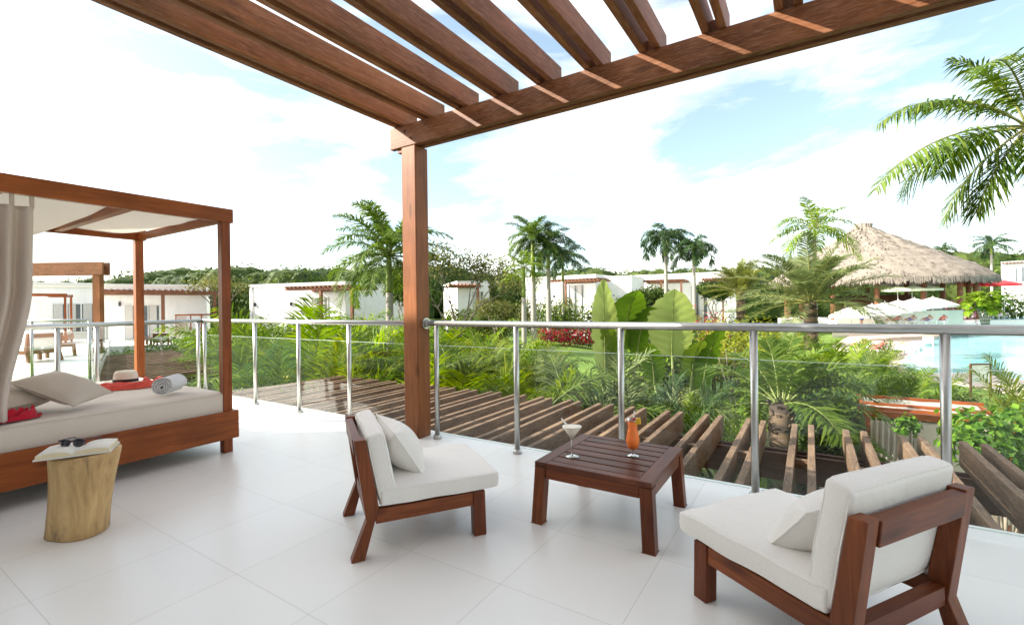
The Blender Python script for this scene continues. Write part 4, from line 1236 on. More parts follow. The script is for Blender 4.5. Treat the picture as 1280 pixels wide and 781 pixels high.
BUSHES = [
    # u, d, top, kind, width, label
    (378, 13.5, 362, 'bush4', 1.0, 'bright green bushy palm in front of the white bungalow, left of the royal palm'),
    (345, 11.5, 416, 'bush5', .8, 'dark bushy palm below the balustrade beside the daybed post'),
    (402, 11.0, 412, 'bush', 1.0, 'yellow-green bushy palm below the rail between two posts left of the pergola'),
    (455, 10.5, 414, 'bush2', 1.0, 'mid green bushy palm under the royal palm trunk'),
    (492, 9.6, 424, 'bush', .95, 'yellow-green bushy palm against the left face of the pergola post'),
    (425, 15.5, 395, 'bush', 1.0, 'pale bushy palm rising behind the balustrade in front of the small pergola'),
    (325, 14.5, 414, 'bush2', .55, 'green bushy palm showing beside the daybed corner post'),
    (262, 21.0, 404, 'bush4', .6, 'bright bushy palm beside the slatted roof at the balustrade corner'),
    (570, 10.6, 408, 'bush', 1.05, 'yellow bushy palm just right of the pergola post'),
    (600, 9.0, 430, 'bush2', 1.0, 'deep green bushy palm right of the pergola post, over the rafter ends'),
    (645, 10.0, 430, 'bush', .8, 'yellow-green bushy palm left of the grey palm trunks'),
    (690, 8.8, 436, 'bush3', 1.05, 'silvery arching bushy palm behind the martini glass'),
    (735, 8.6, 440, 'bush3', 1.0, 'grey-green bushy palm between two balustrade posts behind the table'),
    (790, 9.4, 434, 'bush3', .8, 'silvery bushy palm under the banana leaves'),
    (812, 8.6, 444, 'bush5', .6, 'dark shaggy bushy palm behind the orange cocktail'),
    (868, 8.8, 480, 'bush4', .4, 'pale feathery bushy palm beside the lawn patch'),
    (668, 9.4, 450, 'bush', .7, 'yellow bushy palm at the near edge of the bright lawn'),
    (560, 14.0, 398, 'bush4', 1.0, 'bright bushy palm under the bare branched tree'),
    (1045, 14.0, 424, 'bush2', .8, 'dark green bushy palm left of the small canopied daybed in the garden'),
    (1022, 11.2, 440, 'bush5', .55, 'shadowed bushy palm right of the stout small date palm'),
    (1132, 13.5, 446, 'bush4', .75, 'bright fan-shaped bushy palm behind the small canopied daybed in the garden'),
    (1088, 17.0, 420, 'bush', .7, 'feathery bushy palm just below the handrail before the pool loungers'),
    (1045, 16.0, 412, 'bush4', .9, 'upright bushy palm below the handrail under the date palm'),
    (1306, 9.0, 436, 'bush', .6, 'yellow-green bushy palm cut by the right edge of the photo'),
    (1200, 14.0, 470, 'bush3', .5, 'small grey-green bushy palm beside the pool edge'),
    (545, 16.5, 402, 'bush', 1.0, 'pale yellow bushy palm half hidden by the pergola post'),
    (615, 15.0, 408, 'bush4', 1.0, 'bright bushy palm in front of the lawn, left of the grey palm trunks'),
    (640, 14.5, 416, 'bush2', .8, 'deep green bushy palm at the foot of the shortest grey trunk'),
    (360, 17.0, 400, 'bush2', 1.0, 'deep green bushy palm behind the glass to the right of the daybed post'),
    (470, 16.0, 398, 'bush4', .9, 'bright green bushy palm left of the royal palm trunk at rail height'),
    (520, 13.0, 404, 'bush2', 1.0, 'green bushy palm directly behind the pergola post'),
    (1004, 13.5, 432, 'bush', .5, 'yellow-green bushy palm right of the balustrade post over the hedge end'),
]
for (u, d, vt, k, w, lab) in BUSHES:
    bush(lab, u, d, vt, k, w)

# stout date palm standing beside the lower pergola
g = spot(975, 8.6); zt = at(972, 506, 8.6).z - g.z
t = thing('palm_tree', 'short stout palm with dark fibrous trunk next to the rafter ends', 'palm tree', g, .4, 'date palms by the pool garden')
mb = trunk_mb(zt, .17, .20, (0, 0), 5, .15, 12); rng = random.Random(4)
for i in range(90):
    z = zt * rng.random(); a = rng.uniform(0, 2 * pi); p = Vector((cos(a) * .17, sin(a) * .17, z)); mb.bar(p, p + Vector((cos(a) * .06, sin(a) * .06, .1)), .06, .02)
mb.build('trunk', M['date_trunk'], t)
link_mesh('crown', palm_crown(63, 24, 1.75, .52, .05, 36, (-.1, 1.4), (.7, 1.4), [M['lf_royal'], M['rachis']], None, .8, .12, .02, azr=(-.9, 3.2)), t, (0, 0, zt))

# --------------------------------------------------- leafy clumps
def scatter(mb, c, rad, n, size, rng, mat=0, shell=.55, up=.35, asp=.5, lump=.35, flat=False):
    c = Vector(c)
    sd = Vector((rng.uniform(0, 99), rng.uniform(0, 99), rng.uniform(0, 99)))
    for i in range(n):
        v = Vector((rng.gauss(0, 1), rng.gauss(0, 1), rng.gauss(0, 1)))
        if v.length < 1e-4: continue
        v.normalize()
        k = 1 + lump * noise.noise(v * 2.2 + sd)
        r = (shell + (1 - shell) * rng.random() ** .6) * k
        p = c + Vector((v.x * rad[0] * r, v.y * rad[1] * r, v.z * rad[2] * r))
        nn = (v + Vector((rng.uniform(-.7, .7), rng.uniform(-.7, .7), up + rng.uniform(-.5, .5)))).normalized()
        a = nn.cross(Vector((rng.uniform(-1, 1), rng.uniform(-1, 1), rng.uniform(-1, 1))))
        if a.length < 1e-3: continue
        a.normalize(); b = nn.cross(a)
        s = size * rng.uniform(.6, 1.25); w = s * asp
        q = len(mb.v)
        pts = (p - a * s * .5, p + b * w * .5 + nn * s * .06, p + a * s * .5, p - b * w * .5 + nn * s * .06)
        for x in pts: mb.v.append(tuple(x)); mb.g.append(tuple(x))
        mb.f.append((q, q + 1, q + 2, q + 3)); mb.m.append(mat); mb.sm.append(False)

def branches(mb, rng, p, d, L, r, depth, ends, mat=0, up=.25):
    n = 4; pts = [Vector(p)]
    q = Vector(p); dd = Vector(d).normalized()
    for i in range(n):
        dd = (dd + Vector((rng.uniform(-.22, .22), rng.uniform(-.22, .22), rng.uniform(-.08, .2)))).normalized()
        q = q + dd * L / n; pts.append(q.copy())
    mb.tube(pts, [r * (1 - .45 * i / n) for i in range(n + 1)], 6 if depth else 5, mat, False)
    if depth == 0:
        ends.append(q.copy()); return
    for k in range(rng.choice((2, 3))):
        a = rng.uniform(0, 2 * pi)
        nd = (dd + Vector((cos(a), sin(a), up)) * rng.uniform(.5, .9)).normalized()
        branches(mb, rng, q, nd, L * rng.uniform(.6, .85), r * .55, depth - 1, ends, mat, up)

def leafy_tree(label, u, d, v_top, width, mat, seed, trunk_r=.14, depth=3, nleaf=220, size=.16, cat='tree', group=None, name='leafy_tree', fork=.42):
    g = spot(u, d); H = at(u, v_top, d).z - g.z
    rng = random.Random(seed)
    t = thing(name, label, cat, g, 0, group)
    mb = MB(seed); ends = []
    mb.tube([(0, 0, -.1), (.04 * H * rng.uniform(-1, 1), 0, H * fork * .5), (.05 * H * rng.uniform(-1, 1), .02 * H, H * fork)], [trunk_r * 1.2, trunk_r, trunk_r * .8], 9, 0, False)
    top = Vector(mb.v[-1])
    for k in range(4):
        a = k * pi / 2 + rng.uniform(-.4, .4)
        branches(mb, rng, top, Vector((cos(a) * .7, sin(a) * .7, .9)), H * .24, trunk_r * .55, depth - 1, ends)
    mb.build('trunk', M['bark'], t)
    lb = MB(seed)
    for e in ends:
        scatter(lb, e, (width * .20, width * .20, width * .15), int(nleaf * rng.uniform(.4, 1.3)), size, rng, 0, .1, .4, .5)
    lb.build('crown', M[mat], t)
    return t
leafy_tree('thin branched olive-leaved tree right behind the pergola post', 567, 20, 300, 4.6, 'lf_olive', 3, .10, 3, 110, .15, 'tree', 'garden trees behind the balustrade', 'leafy_tree', .38)
leafy_tree('bare twiggy tree at the right end of the left bungalow', 268, 33, 340, 3.6, 'lf_olive', 5, .12, 3, 40, .2, 'tree', 'garden trees behind the balustrade')
leafy_tree('bushy brownish tree at the foot of the palm cluster', 618, 32, 376, 3.4, 'lf_olive', 9, .09, 3, 90, .2, 'tree', 'garden trees behind the balustrade')
leafy_tree('dark round tree between the twin wind-blown palms and the date palm', 893, 40, 352, 4.2, 'lf_tree', 11, .12, 3, 260, .26, 'tree', 'garden trees behind the balustrade')
leafy_tree('dark round tree left of the twin wind-blown palms', 812, 42, 360, 6.0, 'lf_tree', 13, .14, 3, 240, .28, 'tree', 'garden trees behind the balustrade')
leafy_tree('young dark tree beside the pergola post, behind the royal palm', 505, 30, 352, 4.0, 'lf_tree', 15, .10, 3, 240, .24, 'tree', 'garden trees behind the balustrade')

# sapling with a Y fork in front of the hedge
g = spot(912, 13); H = at(912, 438, 13).z - g.z
t = thing('sapling', 'bare Y-forked sapling on the lawn in front of the hedge', 'sapling', g, 0)
mb = MB(2); f = H * .55
mb.tube([(0, 0, -.1), (.01, 0, f * .5), (0, 0, f)], [.035, .03, .028], 7)
for (dx, dy, dz) in [(-.30, .05, .42), (.34, 0, .40), (-.12, .1, .48), (.14, -.1, .5)]:
    mb.tube([(0, 0, f - .02), (dx * .5, dy * .5, f + dz * H * .42), (dx * 1.1, dy, f + dz * H * .95)], [.024, .017, .008], 6)
mb.tube([(.12, .0, -.1), (.12, 0, f * .98)], [.018, .016], 6)
mb.build('trunk', M['bark'], t)
lb = MB(3); scatter(lb, (-.3, 0, H * .9), (.2, .2, .12), 26, .09, random.Random(2)); scatter(lb, (.32, 0, H * .88), (.2, .2, .12), 22, .09, random.Random(5)); lb.build('crown', M['lf_olive'], t)

def shrub(label, u, d, v_top, width_px, depth_m, mats, n, size, seed, name='shrub', cat='shrub', group=None, asp=.5, kind=None, core=True, lump=.35, hfrac=1.0, boxy=False):
    """leaf-filled mound; width given in photo pixels at that distance"""
    g = spot(u, d); H = (at(u, v_top, d).z - g.z) * hfrac
    W = width_px / CF * d
    t = thing(name, label, cat, g, CYAW, group)
    mb = MB(seed); rng = random.Random(seed)
    nb = max(3, int(W / max(.4, H * .55)))
    for i in range(nb):
        x = -W / 2 + W * (i + .5) / nb; hh = H * (1 if boxy else rng.uniform(.78, 1.05))
        for mi, mt in enumerate(mats):
            scatter(mb, (x, rng.uniform(-.15, .15) * depth_m, hh * .5), (W / nb * .8, depth_m / 2, hh * .5), int(n / nb * (1.0 if mi == 0 else .35)), size, rng, mi, .25, .3, asp, lump)
    mb.build('foliage', [M[m_] for m_ in mats], t)
    sb = MB(seed + 1)
    for i in range(nb * 3):
        x = rng.uniform(-W / 2, W / 2) * .9
        sb.tube([(x, 0, -.15), (x + rng.uniform(-.15, .15), rng.uniform(-.1, .1) * depth_m, H * .62)], [.03, .012], 5)
    sb.build('stems', M['bark'], t)
    return t

# clusia by the right end of the rafters
t = thing('clusia_bush', 'glossy round-leaved bush spilling over the rafters behind the right lounge chair', 'shrub', spot(1250, 5.9), 0)
g = t.location
rng = random.Random(17)
top = at(1250, 512, 5.9).z - g.z
mb = MB(17); sb = MB(18)
cs = [(at(u_, v_, d_) - g) for (u_, v_, d_) in [(1228, 535, 5.8), (1262, 528, 6.0), (1215, 560, 5.5), (1248, 560, 5.6), (1285, 548, 5.8), (1300, 530, 6.2), (1205, 530, 6.2), (1240, 578, 5.4), (1290, 590, 5.5), (1330, 560, 5.9)]]
for c in cs:
    scatter(mb, c, (.29, .29, .25), 150, .115, rng, 0, .35, .5, .62, .4)
    sb.tube([(0, 0, -.1), (c.x * .4, c.y * .4, c.z * .6), (c.x, c.y, c.z)], [.03, .02, .01], 6)
mb.build('foliage', M['lf_clusia'], t); sb.build('stems', M['bark'], t)
# sprig between the rafters
t = thing('clusia_bush', 'small leafy sprig poking up between the right-hand rafters', 'shrub', spot(1134, 6.6), 0)
g = t.location; mb = MB(5); sb = MB(6); rng = random.Random(5)
for (u_, v_, d_) in [(1128, 528, 6.6), (1138, 524, 6.6), (1143, 535, 6.6), (1127, 540, 6.6)]:
    c = at(u_, v_, d_) - g; scatter(mb, c, (.10, .10, .10), 34, .085, rng, 0, .3, .5, .7); sb.tube([(0, 0, 0), (c.x * .6, c.y * .6, c.z * .8), tuple(c)], [.015, .01, .006], 5)
mb.build('foliage', M['lf_clusia'], t); sb.build('stems', M['bark'], t)

shrub('long hedge with yellow-green top and brown twiggy side beyond the small lawn', 915, 19, 414, 110, 1.4, ['lf_yellow', 'lf_olive'], 5200, .13, 21, 'hedge', 'hedge', None, .55, None, True, .2)
shrub('low yellow ground shrub bed behind the hedge under the date palms', 930, 26, 396, 150, 4, ['lf_yellow'], 3600, .2, 23, 'shrub', 'shrub', 'garden shrubs', .6)
shrub('crimson flowering shrub at the foot of the twin wind-blown palms', 884, 30, 374, 44, 1.6, ['lf_red', 'lf_tree'], 900, .2, 25, 'flowering_shrub', 'shrub', None, .6)
shrub('reddish low shrub bed at the foot of the palm cluster', 716, 37, 402, 80, 2, ['lf_red', 'lf_olive'], 1100, .22, 27, 'flowering_shrub', 'shrub', None, .6)
shrub('dark green broad shrub in front of the middle bungalow', 740, 41, 368, 130, 4, ['lf_tree', 'lf_lime'], 3600, .3, 29, 'shrub', 'shrub', 'garden shrubs')
shrub('dark shrub left of the palm cluster in front of the far pergola', 603, 36, 380, 70, 3, ['lf_tree', 'lf_olive'], 2200, .26, 31, 'shrub', 'shrub', 'garden shrubs')
shrub('bright lime shrub between the royal palm and the low bungalow', 455, 25, 390, 90, 3, ['lf_lime', 'lf_yellow'], 3000, .2, 33, 'shrub', 'shrub', 'garden shrubs')
shrub('lime green shrub glowing below the rail left of the pergola post', 440, 11.8, 442, 80, 1.6, ['lf_lime', 'lf_yellow'], 2600, .11, 35, 'shrub', 'shrub', 'garden shrubs', .7)
shrub('pale lime hedge seen through the glass behind the rafters on the left', 360, 10.6, 462, 125, 1.0, ['lf_yellow', 'lf_lime'], 3600, .09, 37, 'hedge', 'hedge', None, .6, None, True, .12, 1, True)
shrub('lime shrub on the lawn below the sapling', 905, 12.4, 480, 70, 1.2, ['lf_lime'], 2200, .10, 39, 'shrub', 'shrub', 'garden shrubs', .6)
shrub('green shrub to the right of the big banana leaves', 842, 22, 385, 60, 2.2, ['lf_tree', 'lf_lime'], 2200, .18, 41, 'shrub', 'shrub', 'garden shrubs')
shrub('dark leafy shrub under the yellow date palm', 912, 31, 380, 50, 2.2, ['lf_tree'], 1600, .2, 43, 'shrub', 'shrub', 'garden shrubs')
shrub('green shrub at the left foot of the bare branched tree', 560, 24, 388, 60, 2.2, ['lf_lime', 'lf_tree'], 2000, .18, 45, 'shrub', 'shrub', 'garden shrubs')
shrub('bright shrub at the right end of the left bungalow terrace', 298, 26, 392, 70, 2.4, ['lf_lime', 'lf_tree'], 2400, .2, 47, 'shrub', 'shrub', 'garden shrubs')
shrub('lime ground shrub at the corner of the daybed, outside the glass', 305, 10.0, 470, 60, 1.2, ['lf_yellow', 'lf_lime'], 1800, .1, 49, 'shrub', 'shrub', 'garden shrubs')
shrub('dark shrub filling the shade under the bushy palms right of the small stout palm', 1020, 10.8, 470, 90, 1.6, ['lf_tree', 'lf_dark'], 3200, .14, 51, 'shrub', 'shrub', 'garden shrubs')
shrub('dark shrub in the shade behind the orange cocktail', 780, 10.4, 470, 120, 2.0, ['lf_tree', 'lf_dark'], 4200, .14, 53, 'shrub', 'shrub', 'garden shrubs')
shrub('dark undergrowth mound right of the pergola post behind the rafter ends', 640, 11.4, 455, 170, 2.0, ['lf_tree', 'lf_royal'], 4200, .14, 55, 'shrub', 'shrub', 'garden shrubs')
shrub('pink flowering shrub under the right eave of the thatched roof', 1196, 52, 364, 34, 2, ['lf_pink', 'lf_olive'], 900, .3, 57, 'flowering_shrub', 'shrub', None, .7)

shrub('broad bank of mixed shrubs behind the bushy palms left of the pergola post', 420, 20, 412, 230, 4, ['lf_lime', 'lf_tree'], 5600, .17, 61, 'shrub', 'shrub', 'garden shrubs')
shrub('broad bank of mixed shrubs right of the pergola post before the lawn', 612, 19, 415, 150, 3, ['lf_yellow', 'lf_tree'], 4200, .16, 63, 'shrub', 'shrub', 'garden shrubs')
shrub('dark shrub bank in front of the porch of the left bungalow', 235, 24, 412, 110, 3, ['lf_tree', 'lf_lime'], 3000, .18, 65, 'shrub', 'shrub', 'garden shrubs')
shrub('green shrub bank left of the pool under the large silvery date palm', 1010, 18, 420, 110, 2.5, ['lf_lime', 'lf_tree'], 3200, .15, 67, 'shrub', 'shrub', 'garden shrubs')
shrub('low green shrub bank between the garden daybed and the pool', 1165, 12.5, 480, 120, 1.2, ['lf_tree', 'lf_olive'], 3200, .12, 69, 'shrub', 'shrub', 'garden shrubs')
shrub('green hedge bank in front of the bungalow beyond the pool', 1282, 60, 347, 110, 3, ['lf_tree', 'lf_lime'], 3000, .35, 73, 'shrub', 'shrub', 'garden shrubs')
shrub('dark shrub clump hiding the left end of the long white bungalow', 800, 45, 362, 90, 3, ['lf_tree', 'lf_olive'], 2800, .3, 75, 'shrub', 'shrub', 'garden shrubs')
shrub('olive shrub clump before the wall of the middle bungalow between the palm trunks', 683, 44, 368, 70, 3, ['lf_olive', 'lf_tree'], 2400, .28, 77, 'shrub', 'shrub', 'garden shrubs')
shrub('dark shrub clump under the porch of the second bungalow', 425, 29, 382, 80, 3, ['lf_tree', 'lf_lime'], 2600, .22, 79, 'shrub', 'shrub', 'garden shrubs')
shrub('green shrub clump before the blank wall of the second bungalow', 345, 30, 388, 60, 3, ['lf_lime', 'lf_tree'], 2200, .22, 81, 'shrub', 'shrub', 'garden shrubs')
shrub('dark shrub clump before the low bungalow behind the branched tree', 585, 40, 374, 60, 3, ['lf_tree', 'lf_olive'], 2200, .28, 83, 'shrub', 'shrub', 'garden shrubs')
shrub('green shrub mound behind the banana plants', 828, 18, 404, 90, 2.5, ['lf_tree', 'lf_lime'], 3600, .16, 71, 'shrub', 'shrub', 'garden shrubs')
# banana and traveller palm leaves
def banana_leaf(mb, base, az, elev, L, W, droop, rng, mat=0, fold=.25, tilt=0.0):
    n = 34; pts = []; p = Vector(base); h = Vector((sin(az), cos(az), 0))
    for i in range(n + 1):
        pts.append(p.copy()); e = elev - droop * (i / n) ** 1.6
        p = p + (h * cos(e) + Vector((0, 0, sin(e)))) * L / n
    lat = Vector((cos(az + tilt), -sin(az + tilt), 0))
    m = 6; vs = []
    for i, q in enumerate(pts):
        t = i / n; w = W * .5 * (sin(pi * min(1, .06 + .95 * t)) ** .55) * (1 + .05 * sin(i * 2.3))
        nl = 1 - rng.choice((0, 0, 0, .06, .28)) * (t > .25); nr = 1 - rng.choice((0, 0, 0, .06, .28)) * (t > .25)
        for j in range(-m, m + 1):
            s = j / m
            up = Vector((0, 0, 1)) if elev < 1.0 else -h
            s *= (nl if s < 0 else nr)
            vs.append(q + lat * w * s + up * (abs(s) ** 1.5 * w * fold + .010 * sin(i * 1.6 - abs(j) * 1.1)))
    k = 2 * m + 1
    fs = []
    for i in range(n):
        for j in range(2 * m):
            fs.append((i * k + j, i * k + j + 1, (i + 1) * k + j + 1, (i + 1) * k + j))
    mb.add(vs, fs, mat, None, True)
    mb.tube(pts, [.022 * (1 - .8 * i / n) for i in range(n + 1)], 6, 2, False)

def banana(label, u, d, leaves, group='banana plants behind the balustrade'):
    """leaves: (u, v_base, v_top, width px, az offset, droop, pale)"""
    g = spot(u, d); t = thing('banana_plant', label, 'banana plant', g, 0, group)
    rng = random.Random(int(u)); lb = MB(int(u)); sb = MB(int(u) + 1)
    for (lu, v0, v1, wpx, da, droop, pale) in leaves:
        b = at(lu, v0, d) - g; L = (v0 - v1) / CF * d * 1.06; W = wpx / CF * d
        banana_leaf(lb, b, CYAW * -1 + pi + da, 1.45, L, W, droop, rng, 1 if pale else 0, .18, -da)
        sb.tube([(rng.uniform(-.1, .1), rng.uniform(-.1, .1), -.1), (b.x * .6, b.y * .6, b.z * .55), tuple(b)], [.07, .05, .028], 8)
    lb.build('leaves', [M['lf_banana'], M['lf_bananapale'], M['rachis']], t); sb.build('stems', M['rachis'], t)
banana('tall pale banana plant with upright leaves left of the balustrade post', 768, 13.0, [(757, 470, 354, 34, .25, .2, True), (780, 436, 360, 50, -.35, .75, False), (797, 440, 374, 34, -.7, 1.0, False), (768, 470, 400, 26, .8, .5, False)])
banana('big banana plant with one broad glowing leaf right of the balustrade post', 846, 12.0, [(840, 445, 364, 62, .12, .28, True), (878, 490, 404, 34, -.6, .6, False), (818, 480, 425, 30, .7, .7, False), (865, 470, 420, 30, -.3, .9, False)])

# small triple-stemmed palm on the pool edge
zdk = -2.5
g = spot(1232, 45); g.z = -1.05
t = thing('palm_tree', 'lime green multi-stemmed small palm at the edge of the pool', 'palm tree', g, 0, 'palms by the pool')
tb_ = MB(3); crown_heads = []
for i, (u_, v_) in enumerate([(1217, 378), (1229, 372), (1243, 376), (1236, 384), (1223, 386)]):
    q = at(u_, v_, 45) - g
    tb_.tube([(q.x * .3, q.y * .3, -.1), (q.x * .6, q.y * .6, q.z * .55), tuple(q)], [.09, .06, .05], 8); crown_heads.append(q)
tb_.build('trunk', M['bark'], t)
cm = MB(71); rng = random.Random(71)
for q in crown_heads:
    for k in range(11):
        frond(cm, q, k * 2.4 + rng.random(), rng.uniform(.1, 1.2), rng.uniform(1.2, 1.7), 1.6, 20, .13, .55, rng, 0, 1, .02, .12, .2, None, 1.2)
cm.build('crown', [M['lf_lime'], M['rachis']], t)

# palms on the slatted roof terrace of the neighbour
def potted_fern(label, u, d, v_top, zb, kind, s):
    p = at(u, v_top, d); p.z = zb
    t = thing('palm_bush', label, 'palm bush', p, u, 'bushy palms in the garden below')
    H = at(u, v_top, d).z - zb
    link_mesh('crown', CROWN[kind], t, (0, 0, 0), (H / 2.0 * s, H / 2.0 * s, H / 2.0))
    mb = MB(); mb.tube([(0, 0, -2.6), (0, 0, .1)], [.05, .03], 6); mb.build('stems', M['rachis'], t)

# ------------------------------------------------------------------ far woods: one mass behind the resort
def woods():
    mb = MB(1); rng = random.Random(10)
    prof = [(-420, 352), (-200, 350), (60, 352), (130, 352), (160, 342), (200, 338), (260, 336), (300, 334), (360, 337), (430, 339), (500, 332), (550, 334), (600, 340), (650, 343), (740, 338), (800, 342), (870, 336), (940, 338), (1010, 340), (1080, 340), (1150, 330), (1175, 318), (1215, 312), (1250, 320), (1290, 318), (1400, 320), (1700, 325)]
    def vt(u):
        for (a, va), (b, vb) in zip(prof[:-1], prof[1:]):
            if a <= u <= b: return va + (vb - va) * (u - a) / (b - a)
        return 340
    u = -420
    while u < 1680:
        d = rng.uniform(84, 120)
        if 1040 < u < 1250: d = rng.uniform(88, 120)
        if u < 520: d = rng.uniform(58, 85)
        g = spot(u, d); top = at(u, vt(u) + rng.uniform(-7, 4), d).z
        H = max(3, top - g.z); R = H * rng.uniform(.42, .62)
        m = rng.choice((0, 0, 0, 1, 2))
        for k in range(5):
            c = (g.x + rng.uniform(-.5, .5) * R, g.y + rng.uniform(-.5, .5) * R, g.z + H * (.28 + .12 * k))
            scatter(mb, c, (R * .9, R * .9, H * .24), 340, H * .055, rng, m, .60, .4, .7, .26)
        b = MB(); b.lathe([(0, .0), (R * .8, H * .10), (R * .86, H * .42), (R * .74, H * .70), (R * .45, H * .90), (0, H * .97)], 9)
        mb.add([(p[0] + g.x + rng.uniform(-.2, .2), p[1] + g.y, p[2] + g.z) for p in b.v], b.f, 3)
        u += rng.uniform(8, 15) * (1.5 if u < 100 else 1)
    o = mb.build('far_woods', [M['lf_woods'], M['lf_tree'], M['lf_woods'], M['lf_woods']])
    tag(o, 'dark green woods closing the view behind the white bungalows', 'woods', None, 'stuff')
woods()
# ------------------------------------------------------------------ bungalows
def building(name, label, u0, u1, d0, d1, z0, v_top, depth, mat='wall', group='white flat-roofed bungalows', u_top=None):
    a = at(u0, 380, d0); b = at(u1, 380, d1)
    dz = at(u0 if u_top is None else u_top, v_top, d0).z
    dx, dy = b.x - a.x, b.y - a.y
    W = sqrt(dx * dx + dy * dy)
    t = thing(name, label, 'building', (a.x, a.y, z0), atan2(dy, dx), group)
    H = dz - z0
    mb = MB(); mb.span(0, W, 0, depth, -2.5, H); mb.build('wall', M[mat], t)
    mb = MB(); mb.span(-.03, W + .03, -.03, depth + .03, H + .001, H + .07); mb.build('parapet_cap', M[mat], t)
    t['W'] = W; t['H'] = H
    def lx(u): return W * (u - u0) / (u1 - u0)
    def lz(v, u=None):
        uu = u if u is not None else (u0 + u1) / 2
        d = d0 + (d1 - d0) * (uu - u0) / (u1 - u0)
        return at(uu, v, d).z - z0
    return t, lx, lz, W, H

def add_window(t, x0, x1, z0, z1, nb=2, curtain=True, side=False):
    f = .05
    mb = MB()
    mb.span(x0, x1, -.06, .0, z1 - f, z1); mb.span(x0, x1, -.06, .0, z0, z0 + f)
    for i in range(nb + 1):
        xx = x0 + (x1 - x0 - f) * i / nb; mb.span(xx, xx + f, -.059, -.001, z0 + f, z1 - f)
    fr = mb.build('window', M['alu'], t)
    mb = MB(); mb.span(x0 + .01, x1 - .01, -.03, -.012, z0 + .01, z1 - .01); mb.build('pane', M['window'], fr)
    if curtain:
        mb = MB(); w = (x1 - x0) / nb
        for i in range(nb):
            c0 = x0 + w * i + f * 1.2; c1 = c0 + w * (.62 if (i % 2 == 0) else .5)
            mb.grid(lambda a, b, c0=c0, c1=c1: (c0 + (c1 - c0) * a, -.037 + .006 * sin(a * 40), z0 + .08 + (z1 - z0 - .14) * b), 24, 2)
        mb.build('curtain', M['netcurtain'], fr)
    return fr

def add_pergola(t, x0, x1, y0, z, posts, n, zb=0.0, beam=.16, mat='brownfar', run='y', raft=True):
    """roof of rafters out from the wall at y=0 to y=-y0"""
    mb = MB(3); mb.span(x0, x1, -y0, -y0 + .10, z - beam, z); mb.build('beam', M[mat], t)
    mb = MB(4); mb.span(x0, x1, -.10, -.005, z - beam, z); mb.build('beam', M[mat], t)
    if raft:
        for i in range(n):
            x = x0 + (x1 - x0) * (i + .5) / n
            mb = MB(i); mb.span(x - .05, x + .05, -y0 - .15, -.01, z + .002, z + .13); mb.build('rafter', M[mat], t)
    for x in posts:
        mb = MB(int(x * 10) + 5); mb.span(x - .09, x + .09, -y0 + .005, -y0 + .185, zb, z - beam); mb.build('post', M[mat], t)

# left bungalow
tA, lx, lz, W, H = building('bungalow', 'white bungalow with a rafter porch and dark window behind the daybed', 128, 258, 31, 34, -.75, 356, 8)
add_window(tA, lx(153), lx(197), .05, lz(381), 3)
add_pergola(tA, lx(126), lx(274), 3.0, lz(366), [lx(207), lx(271)], 22)
mb = MB(); mb.span(-.5, W + 2.0, -6.0, -.001, -2.4, -.02); mb.build('porch_floor', M['wall'], tA)
DB = DAYBED
p = at(245, 400, 31.5); copy_tree(DB, 'small far daybed with beige curtains on the left bungalow porch', (p.x, p.y, -.76), radians(-55), .82, 'canopied daybeds')
# furniture on that porch
p = at(186, 405, 27.5)
CHAIR = [o for o in COL.objects if o.name == 'lounge_chair'][0]
TABLE = [o for o in COL.objects if o.name == 'coffee_table'][0]
copy_tree(TABLE, 'small far table in front of the left bungalow window', (p.x, p.y, -.76), .6, 1.3)
p = at(203, 405, 27.0); copy_tree(CHAIR, 'small far lounge chair left of the porch post', (p.x, p.y, -.76), 1.0, 1.2, 'low lounge chairs with white cushions')
p = at(230, 405, 28.0); copy_tree(CHAIR, 'small far lounge chair right of the porch post', (p.x, p.y, -.76), 2.1, 1.2, 'low lounge chairs with white cushions')

# neighbouring villa at the far left with its terrace
tN, lx, lz, W, H = building('bungalow', 'white villa wall with three curtained window panes behind the daybed curtain', -60, 129, 19.8, 23, 0.0, 353, 6)
add_window(tN, lx(58), lx(118), .25, lz(379), 3)
mb = MB()
q = [at(-60, 400, 9.6), at(116, 400, 9.0), at(138, 400, 21.9), at(-60, 400, 21.9)]
mb.prism([(p.x, p.y) for p in q], 2, -.3, -.004); structure(mb.build('neighbour_terrace', M['tiles']))
# its pergola frame
a = at(-30, 336, 14.0); b = at(130, 336, 14.0)
t = thing('pergola', 'dark brown pergola frame standing on the neighbouring terrace', 'pergola', (b.x, b.y, 0), atan2(b.y - a.y, b.x - a.x))
L = sqrt((b.x - a.x) ** 2 + (b.y - a.y) ** 2)
zt = at(90, 328, 14).z; zb = at(90, 344, 14).z
mb = MB(5); mb.span(-L, 0, -.06, .0, zb, zt); mb.build('beam', M['pergola'], t, .006)
mb = MB(6); mb.span(-L, 0, .16, .22, zb, zt); mb.build('beam', M['pergola'], t, .006)
mb = MB(7); mb.span(-.36, -.14, .001, .159, 0, zt - .06); mb.build('post', M['post'], t, .006)
p = at(46, 400, 18.5); copy_tree(DB, 'far canopied daybed standing on the neighbouring terrace', (p.x, p.y, 0), radians(-20), .92, 'canopied daybeds')
p = at(66, 400, 13.2); copy_tree(TABLE, 'low brown table on the neighbouring terrace', (p.x, p.y, 0), .3, 1.0)
p = at(42, 400, 12.0); copy_tree(CHAIR, 'white cushioned chair on the neighbouring terrace', (p.x, p.y, 0), 1.9, 1.2, 'low lounge chairs with white cushions')
